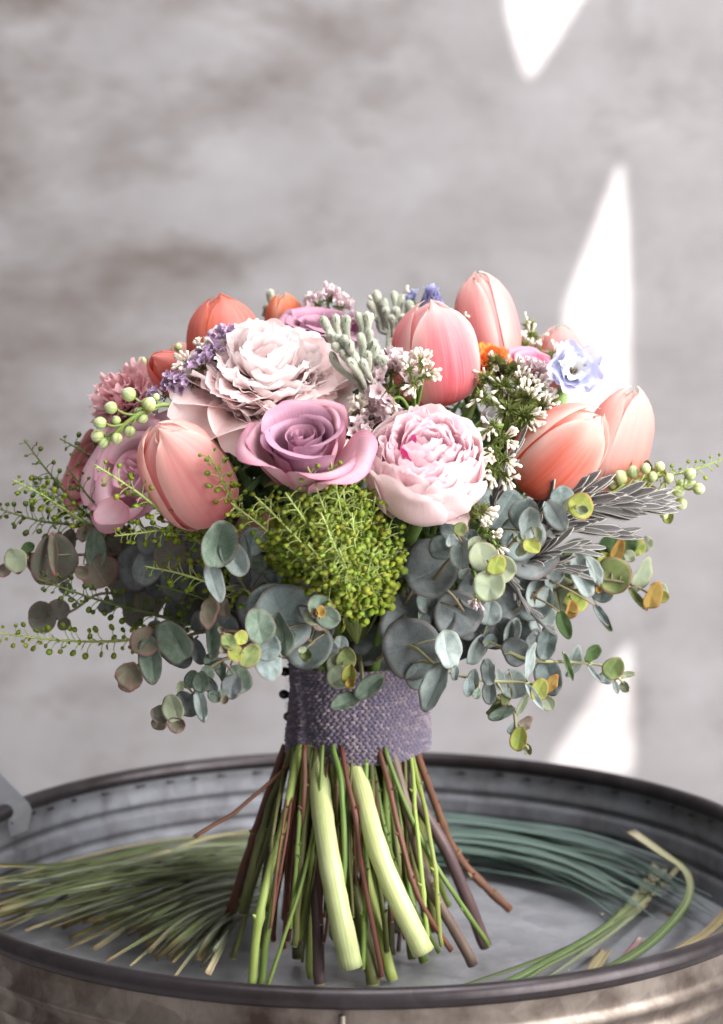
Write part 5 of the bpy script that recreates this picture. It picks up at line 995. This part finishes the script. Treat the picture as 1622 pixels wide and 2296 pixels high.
def statice(label, clusters, tone, seed, size=15, bract=None, group='statice sprigs', spikes=90, closed=False, root=None):
    """clusters: (px, py, Y, radius px, florets, facing angle on screen)"""
    rn = random.Random(seed); rg = np.random.RandomState(seed); c0 = at(*clusters[0][:3]); st = thing('statice_sprig', label, 'statice', c0, group)
    stem = MB(); br = MB(); root = at(*root) if root else None; prev = None
    for ci, (px, py, Y, rad, n, ang) in enumerate(clusters):
        c = at(px, py, Y); r = metres(rad, Y); ax = (RT*math.cos(R(ang))+UPV*math.sin(R(ang))-FW*.55).normalized()
        e = root if root is not None else BIND.lerp(c, .62)
        stem.tube([e-c0, e.lerp(c, .6)+Vector((0, 0, .006))-c0, c-ax*r*.9-c0, c-c0], [.0011, .0008], 5, 10)
        for k in range(spikes):                                   # hairy green bracts
            d = rg.normal(size=3); d /= np.linalg.norm(d); d = d*.8+np.array(ax)*.35; d /= np.linalg.norm(d)
            p = np.array(c-c0)+d*r*rg.uniform(.05, .45); L = r*rg.uniform(.35, .65); s = np.cross(d, rg.normal(size=3)); s /= np.linalg.norm(s); w = r*rg.uniform(.04, .085)
            bend = rg.normal(size=3)*.12*L
            br.add([p-s*w, p+s*w, p+d*L*.6+s*w*.7+bend*.4, p+d*L*.6-s*w*.7+bend*.4, p+d*L+bend], [(0, 1, 2, 3), (3, 2, 4)])
        for i in range(int(n*1.5)):
            d = Vector(rg.normal(size=3)); d = (d.normalized()*.75+ax).normalized(); s = metres(size, Y)*rn.uniform(.75, 1.2); q = c+d*r*rn.uniform(.55, .88)
            M = Matrix.Translation(q-c0) @ basis((d+Vector((rn.gauss(0, .25), rn.gauss(0, .25), rn.gauss(0, .25)))).normalized(), rn.uniform(0, 6)) @ Matrix.Diagonal((s, s, s*1.1, 1))
            o = put('floret', FL[tone][1 if closed and rn.random() < .9 else rn.randrange(4)], None, st); o.matrix_basis = M
    stem.build('stalk', m_s_green, st); bo = br.build('bracts', bract or m_bract, st, smooth=False); tag(bo, kind='stuff')
statice('lavender statice sprig between small red tulip and white peony', [(368,890,-.086,20,7,190),(400,864,-.088,26,9,150),(432,858,-.090,28,9,200),(462,826,-.088,28,10,120),(486,800,-.082,26,9,110),(508,770,-.076,26,9,100)], 'l', 1, 20, m_bract_d, spikes=50, root=(560,900,-.05))
statice('white closed statice tufts on green bracts beside the small red tulip', [(424,818,-.088,24,9,140),(456,790,-.080,26,10,100)], 'w', 2, 14, spikes=70, closed=True, root=(520,880,-.05))
statice('pale pink statice at the top between peach tulip and fuzzy buds', [(715,684,.020,20,9,120),(738,672,.020,22,9,80),(760,692,.018,20,8,50),(705,700,.020,18,5,170)], 'p', 3, 16, root=(740,800,.02))
statice('pale lilac statice flower heads under the fuzzy buds', [(850,862,-.098,30,12,130),(880,840,-.094,28,11,80),(872,880,-.104,28,9,230),(905,862,-.098,24,7,30)], 'p', 4, 28, m_bract_d, root=(880,960,-.05))
statice('white statice sprig in front of the big pink tulip', [(918,830,-.112,22,9,110),(946,815,-.114,24,10,80),(958,842,-.114,22,8,20),(930,858,-.112,18,5,250),(880,905,-.110,12,4,270)], 'w', 5, 15, closed=True, root=(930,940,-.06))
statice('cream and brown statice between the lilac rose and the pink peony', [(800,978,-.108,24,8,90),(820,955,-.102,26,8,60),(786,1010,-.112,24,9,200),(800,1040,-.110,26,9,250),(815,1010,-.106,24,6,330),(835,925,-.098,24,7,60)], 'p', 6, 22, m_bract_d, root=(830,1080,-.05))
statice('white statice florets tucked between lilac rose and cream statice', [(808,930,-.106,24,7,120),(795,1005,-.118,16,6,200),(778,1035,-.120,14,5,230)], 'w', 26, 20, m_bract_d, root=(830,1080,-.05))
statice('large olive green statice spray with tiny white tufts right of the pink peony', [(1112,815,-.052,30,2,100),(1150,830,-.056,28,4,60),(1092,850,-.066,30,3,140),(1130,868,-.070,34,4,150),(1168,862,-.066,30,8,60),(1086,890,-.080,28,4,180),(1140,915,-.082,38,4,200),(1200,880,-.064,32,12,40),(1214,915,-.072,32,14,10),(1175,935,-.086,40,18,340),(1180,895,-.080,36,18,60)], 'w', 7, 14, spikes=170, closed=True, root=(1120,1050,-.05), bract=m_bract)
statice('reddish brown tinged statice spray behind the olive one', [(1130,840,-.050,36,3,90),(1175,880,-.056,38,6,60),(1205,905,-.058,34,10,30),(1150,900,-.066,36,2,120)], 'w', 27, 13, spikes=150, closed=True, root=(1120,1050,-.05), bract=m_bract_d)
statice('white statice sprig going down along the right edge of the pink peony', [(1110,955,-.108,26,6,200),(1128,985,-.108,26,6,20),(1108,1010,-.110,26,8,210),(1130,1030,-.108,26,9,330),(1106,1056,-.108,24,8,230),(1132,1065,-.106,22,7,300)], 'w', 8, 15, spikes=110, closed=True, root=(1100,1150,-.06))
statice('white statice tuft just below the pink peony on the right', [(1078,1144,-.128,28,12,330),(1056,1160,-.122,24,2,180)], 'w', 9, 17, spikes=120, closed=True, root=(1010,1200,-.08))
statice('small white statice sprig on the blue eucalyptus disc', [(1092,1182,-.130,16,4,90),(1102,1202,-.132,18,7,20),(1112,1222,-.132,16,6,300)], 'w', 10, 13, spikes=60, closed=True, root=(1050,1240,-.10))
statice('tiny cream statice tip low under the pale eucalyptus leaves', [(1068,1340,-.128,18,10,260),(1120,1290,-.136,10,3,300)], 'p', 11, 11, spikes=30, closed=True, root=(1060,1280,-.10))
statice('green statice tip standing up behind the tallest tulip', [(1188,730,.022,22,2,95),(1192,757,.018,24,2,60),(1170,775,.014,26,9,120),(1200,790,.010,26,7,60),(1238,800,.004,24,6,40),(1155,762,.016,20,8,120),(1268,812,.004,20,3,20)], 'w', 12, 13, spikes=120, closed=True, root=(1180,900,.01))
statice('pale statice at the top beside the blue delphinium buds', [(900,668,.030,18,4,60),(1036,722,-.020,14,5,90),(850,690,.024,24,2,140)], 'w', 13, 12, spikes=60, closed=True, root=(900,800,.02))
statice('lilac statice florets behind the pink peony on the right', [(1196,850,-.050,26,10,30),(1178,838,-.046,20,6,90)], 'p', 14, 22, m_bract_d, root=(1180,950,-.03))

# ------------------------------------------------------------------ fuzzy grey bud clusters
t = NT('felt_grey'); n = t.noise(t.obj(), 900, 3, 0.7); c = t.mix(n, (0.30, 0.32, 0.24), (0.52, 0.54, 0.45))
m_felt = t.principled(t.vary(c, .012, .14), 0.9, 0.1, normal=t.bump(n, .8, .001), sheen=0.6)
m_fuzz = plain_mat('felt_hair', (0.50, 0.52, 0.43), (0.62, 0.63, 0.55), 200, 0.8, 0.1, trans=0.3)
m_slit = plain_mat('bud_slit', (0.045, 0.05, 0.03), (0.06, 0.05, 0.03), 300)
def fuzzy(label, buds, root, seed, w=21):
    """buds: (base px, base py, tip px, tip py, Y base, Y tip)"""
    rg = np.random.RandomState(seed); rt = at(*root); st = thing('fuzzy_bud_cluster', label, 'flower buds', rt, 'grey fuzzy bud clusters'); hair = MB(); stalk = MB()
    for bx0, by0, tx0, ty0, Yb, Yt in buds:
        B, T = at(bx0, by0, Yb)-rt, at(tx0, ty0, Yt)-rt; r = metres(w/2, Yt)*rg.uniform(.9, 1.12); d = (T-B); side = Vector((rg.normal()*.1, rg.normal()*.1, 0))*d.length
        pts = spline([B, B.lerp(T, .5)+side, T], 14); rr = np.interp(np.linspace(0, 1, 14), [0, .3, .6, .80, .93, 1], [.55*r, .72*r, .95*r, 1.08*r, .85*r, .25*r])
        MB().tube(pts, rr, 12, 14).build('bud', m_felt, st)
        Tn, N, Bn = frames(pts)
        for k in range(520):
            i = rg.randint(1, 13); a = rg.uniform(0, 6.283); nd = N[i]*math.cos(a)+Bn[i]*math.sin(a); p = pts[i]+(pts[min(i+1, 13)]-pts[i])*rg.rand()+nd*rr[i]*.97; q = p+(nd+Tn[i]*.5+rg.normal(size=3)*.35)*r*rg.uniform(.18, .42); s = np.cross(nd, rg.normal(size=3)); s = s/np.linalg.norm(s)*r*.03
            hair.add([p-s, p+s, q], [(0, 1, 2)])
        if rg.rand() < .7:                                        # split at the bud's tip
            nd = Vector((0, -1, .25)); k = 11; c = Vector(pts[k]); tn = Vector(Tn[k]); f = (nd-tn*nd.dot(tn)).normalized()
            MB().tube([c+f*rr[k]*.98-tn*r*.5, c+f*rr[k]*1.0+tn*r*.2, c+f*rr[k]*.72+tn*r*.85], [r*.04, r*.09, r*.05], 6, 6).build('slit', m_slit, st)
        e = Vector((0, 0, 0)); stalk.tube([B+d*.05, B-d*.25+Vector((0, 0, -.002)), e], [r*.55, r*.5, r*.5], 8, 8)
    stalk.tube([Vector((0, 0, .002)), BIND.lerp(rt, .5)-rt, BIND-rt], [.003, .0024], 8, 8)
    stalk.build('stalk', m_felt, st); tag(hair.build('hairs', m_fuzz, st, smooth=False), kind='stuff')
fuzzy('grey fuzzy finger like bud cluster between white peony and big pink tulip', [(770,775,722,708,-.090,-.098),(772,770,753,704,-.088,-.094),(782,765,778,706,-.086,-.092),(808,765,800,700,-.080,-.086),(812,768,822,698,-.080,-.086),(826,770,836,702,-.076,-.080),(775,790,736,742,-.098,-.108),(782,795,752,752,-.102,-.112),(795,790,772,752,-.104,-.116),(800,800,786,762,-.106,-.118),(812,800,806,748,-.102,-.112),(822,800,830,738,-.096,-.104),(830,810,838,760,-.094,-.100),(800,820,745,772,-.104,-.114),(812,830,766,786,-.104,-.116),(820,830,795,790,-.106,-.118),(828,835,824,786,-.104,-.114),(836,835,846,770,-.098,-.106),(864,838,862,782,-.086,-.090),(832,846,812,808,-.108,-.118),(846,842,852,800,-.100,-.108),(802,858,742,788,-.102,-.110),(812,848,780,806,-.108,-.120)], (818,880,-.088), 1, 20)
fuzzy('second grey fuzzy bud cluster at the back top beside the blue delphinium', [(858,712,842,650,.012,.010),(868,715,858,668,.010,.008),(885,712,882,652,.012,.012),(895,715,902,660,.010,.010),(905,718,918,672,.006,.004),(872,722,866,690,.000,-.006),(892,725,890,690,.000,-.006),(915,722,930,686,.000,-.004),(848,722,828,674,.010,.010),(880,735,874,708,-.010,-.018),(900,735,904,704,-.010,-.018)], (880,750,-.004), 2, 19)
fuzzy('tiny fuzzy grey bud pair sticking up left of the small peach tulip', [(622,700,606,648,.040,.040),(618,705,594,682,.040,.038),(612,720,590,700,.042,.042)], (622,730,.040), 3, 18)

# ------------------------------------------------------------------ grey lavender leaves
t = NT('lavender_leaf'); X, Yv, _ = t.sep(t.uv()); ex = t.math('MULTIPLY', t.math('ABSOLUTE', t.math('SUBTRACT', X, .5)), 2.0)
n = t.noise(t.obj(), 700, 3); c = t.mix(n, (0.105, 0.10, 0.102), (0.175, 0.168, 0.165)); c = t.mix(t.ramp(ex, [(.72, 0.0), (.9, 1.0)]), c, (0.52, 0.49, 0.44))
c = t.mix(t.math('MULTIPLY', t.math('LESS_THAN', ex, .10), .6), c, (0.09, 0.085, 0.09)); m_lav = t.principled(t.vary(c, .01, .15), .75, .15, normal=t.bump(n, .4, .0008), sheen=.3)
def lav_leaf(seed, curve):
    rn = random.Random(seed); nu, nv = 12, 7; v = []; uv = []; bend = rn.uniform(-.12, .12)
    for i in range(nu):
        u = i/(nu-1); w = .066*math.sin(min(1, u*1.25+.18)*math.pi*.5)*(1 if u < .75 else max(.05, 1-((u-.75)/.25)**2.2))
        for j in range(nv):
            s = -1+2*j/(nv-1); x = s*w; z = .030*(abs(s)**1.5)*(w/.066)-.02*abs(s)**6+curve*u*u; v.append((x+bend*u*u, u, z)); uv.append(((s+1)/2, u))
    N = len(v); v += [(x, y, z-.014) for x, y, z in v]; uv = uv*2; f = grid_faces(nu, nv)
    rim = [(i*nv, (i+1)*nv, N+(i+1)*nv, N+i*nv) for i in range(nu-1)]+[((i+1)*nv+nv-1, i*nv+nv-1, N+i*nv+nv-1, N+(i+1)*nv+nv-1) for i in range(nu-1)]+[((nu-1)*nv+j, (nu-1)*nv+j+1, N+(nu-1)*nv+j+1, N+(nu-1)*nv+j) for j in range(nv-1)]
    me = make_mesh('leaf', v, f+[tuple(N+i for i in reversed(q)) for q in f]+rim, uv); me.materials.append(m_lav); return me
LAV = [lav_leaf(i, [.10, -.08, .2, 0, .05, -.15][i]) for i in range(6)]
def lavender(label, path, n, L0, seed, spread=28, t0=.15):
    rn = random.Random(seed); P = [at(*q) for q in path]; base = P[0]; st = thing('lavender_sprig', label, 'lavender', base, 'grey lavender leaf sprigs'); sp = spline(P, 30)
    MB().tube([Vector(p)-base for p in sp], [.0016, .0010], 7, 30).build('stalk', m_lav, st); T, N, B = frames(sp)
    for i in range(n):
        t = t0+(1-t0)*i/(n-1); k = min(29, int(t*29)); p = Vector(sp[k]); a = i*2.4+rn.uniform(-.4, .4); nd = Vector(N[k])*math.cos(a)+Vector(B[k])*math.sin(a)
        sa = R(spread*rn.uniform(.5, 1.3)*(1.15-.7*t)); d = (Vector(T[k])*math.cos(sa)+nd*math.sin(sa)).normalized(); up = (Vector((rn.gauss(0, .3), -.85, .55))); up = (up-d*up.dot(d)).normalized(); x = d.cross(up)
        L = metres(L0, p.y)*rn.uniform(.75, 1.1)*(1-.25*t)
        o = put('leaf', LAV[rn.randrange(6)], None, st); o.matrix_basis = Matrix.Translation(p-base) @ Matrix((x, d, up)).transposed().to_4x4() @ Matrix.Diagonal((L*rn.uniform(.9, 1.25), L, L, 1))
lavender('large spray of narrow grey lavender leaves pointing right under the pale tulip', [(1130,1210,-.060),(1250,1140,-.080),(1330,1130,-.084),(1430,1128,-.084)], 90, 150, 1, 24)
lavender('grey lavender leaf spray lying below the large one', [(1120,1240,-.060),(1220,1190,-.082),(1290,1186,-.086),(1360,1194,-.084)], 40, 130, 2, 18)
lavender('short lavender leaf tuft beside the big blue eucalyptus disc', [(1120,1290,-.070),(1210,1244,-.094),(1250,1232,-.096),(1290,1232,-.096)], 30, 104, 3, 24)
lavender('drooping lavender leaves above the orange leaved eucalyptus', [(1120,1300,-.060),(1200,1270,-.078),(1240,1268,-.080),(1270,1274,-.080)], 22, 96, 4, 26)
lavender('upright lavender leaf sprig between pink peony and salmon tulip', [(1090,1260,-.060),(1110,1120,-.094),(1130,1060,-.098),(1158,1010,-.098)], 20, 84, 5, 26)
lavender('lavender leaves hanging down below the blue eucalyptus disc', [(1110,1240,-.060),(1140,1290,-.098),(1160,1320,-.102),(1170,1345,-.102)], 9, 62, 6, 38)
lavender('dark lavender stalk slanting down right among pale eucalyptus', [(1090,1260,-.050),(1160,1330,-.084),(1190,1370,-.088),(1222,1404,-.088)], 9, 58, 7, 40)

# ------------------------------------------------------------------ sprigs of round pale green flower buds
t = NT('pale_bud'); X, Yv, _ = t.sep(t.uv()); st_ = t.math('SINE', t.math('MULTIPLY', X, 31.4)); c = t.ramp(Yv, [(0, (0.24, 0.33, 0.08)), (.45, (0.50, 0.56, 0.26)), (1, (0.72, 0.74, 0.55))])
c = t.mix(t.math('MULTIPLY', t.ramp(st_, [(.55, 0.0), (.95, 1.0)]), .6), c, (0.22, 0.32, 0.08)); m_bud = t.principled(t.vary(c, .012, .1), .5, .3, trans=.15)
def bud_mesh(seed):
    rn = random.Random(seed); pr = [(.02, 0), (.24, .05), (.42, .22), (.48, .45), (.43, .68), (.27, .88), (.12, .97), (.02, 1.0)]; b = MB(); seg = 20
    b.lathe(pr, seg); v = np.vstack(b.v); a = np.arctan2(v[:, 1], v[:, 0]); k = 1+.055*np.cos(5*a); v[:, 0] *= k; v[:, 1] *= k; b.v = [v]
    me = b.mesh('bud'); me.materials.append(m_bud); return me
BUD = [bud_mesh(0), bud_mesh(1)]
def budsprig(label, path, buds, seed, mat=None):
    """buds: (px, py, size px, pointing angle)"""
    rn = random.Random(seed); P = [at(*q) for q in path]; base = P[0]; st = thing('bud_sprig', label, 'flower buds', base, 'sprigs of round green buds'); sp = spline(P, 40); b = MB(); b.tube([Vector(p)-base for p in sp], [.0019, .0014, .0008], 8, 40)
    for px, py, s, ang in buds:
        best = min(range(40), key=lambda i: (lambda v: (CX+FPX*v.x/v.dot(FW)-px)**2+(CY-FPX*v.dot(UPV)/v.dot(FW)-py)**2)(Vector(sp[i])-CAM)); best = max(0, best-3); p = Vector(sp[best]); Y = p.y+rn.uniform(-.006, .004)
        d = (RT*math.cos(R(ang))+UPV*math.sin(R(ang))-FW*rn.uniform(.0, .5)).normalized(); S = metres(s, Y); c = at(px, py, Y)-d*S*.5
        b.tube([p-base, p.lerp(c, .6)-base+Vector((0, 0, -.001)), c-base], [.0006, .0007], 6, 7)
        o = put('bud', BUD[rn.randrange(2)], None, st); o.matrix_basis = Matrix.Translation(c-base) @ basis(d, rn.uniform(0, 6)) @ Matrix.Diagonal((S, S, S, 1))
        if s > 22:
            for k in range(2):
                me = spoon_petal(S*.7, S*.10, .4, .9, seed*9+k, .3, .1, 2, 0, 6, 5, phi=k*2.5+rn.random(), tip_round=.9); q = put('sepal', me, m_sepal, st); q.matrix_basis = Matrix.Translation(c-base) @ basis(d, rn.uniform(0, 6))
    b.build('stalk', mat or m_s_green, st)
budsprig('sprig of round pale green buds in front of the pink carnation', [(460,1010,-.050),(420,940,-.086),(380,908,-.098),(330,918,-.104),(280,950,-.108),(232,1000,-.110)], [(288,884,34,150),(334,906,34,60),(248,914,30,165),(224,948,30,170),(218,978,30,190),(232,994,26,235),(262,984,28,265),(290,968,28,260),(318,938,28,230),(260,942,22,120),(310,925,22,250),(350,890,18,80)], 1)
budsprig('small green buds behind the small red tulip', [(420,930,-.02),(340,840,-.012),(318,808,-.012)], [(318,812,26,90),(308,822,22,130),(326,838,22,200),(312,840,24,230),(400,778,20,90)], 2)
m_lightstem = stem_mat('light_stem', (0.38, 0.47, 0.14), (0.45, 0.53, 0.20))
budsprig('sprig of pale green buds reaching right past the pale tulip', [(1180,1180,-.02),(1360,1110,-.040),(1440,1103,-.044),(1520,1098,-.046),(1560,1080,-.046)], [(1392,1070,34,120),(1420,1058,30,90),(1448,1050,26,80),(1480,1046,24,75),(1464,1068,26,60),(1500,1072,24,40),(1548,1062,28,40),(1530,1086,26,20),(1568,1096,28,-10),(1522,1102,28,-30),(1528,1130,28,-60),(1484,1128,30,-70),(1448,1134,26,-90),(1430,1088,28,140),(1404,1100,26,180),(1490,1155,20,-80),(1376,1088,26,130)], 3, m_lightstem)
euc('small yellow orange leaves at the far right among the pale buds', [(1180,1180,.00),(1380,1110,-.020),(1450,1070,-.026),(1500,1060,-.028)], [(1404,1040,30,42,80,'lime','o'),(1440,1080,24,34,60,'orange','o'),(1478,1056,26,30,40,'orange','r'),(1460,1104,28,30,300,'orange','r'),(1500,1160,26,28,280,'lime','r'),(1454,1046,22,30,90,'fresh','o')], seed=31, twig=m_etwig_l)
pennycress('thin pennycress tip at the far right pointing to the picture edge', [(1300,1140,-.02),(1440,1075,-.040),(1530,1060,-.044),(1640,1024,-.046)], 30, 9, 'g', 90, .8, group='green pennycress sprigs', t0=.4)
euc('dark green leaves low behind the orange leaved eucalyptus', [(1100,1400,.02),(1300,1290,.010),(1390,1240,.006)], [(1372,1232,62,56,70,'deep','r'),(1406,1216,44,52,80,'deep','r'),(1340,1246,60,50,120,'deep','r'),(1430,1230,36,36,30,'lime','r',.006),(1450,1222,30,34,40,'palel','r',.008),(1330,1262,70,20,190,'deep','n'),(1356,1385,18,54,300,'deep','n'),(1300,1240,70,60,100,'deep','r'),(1260,1300,60,60,200,'deep','r')], seed=32)
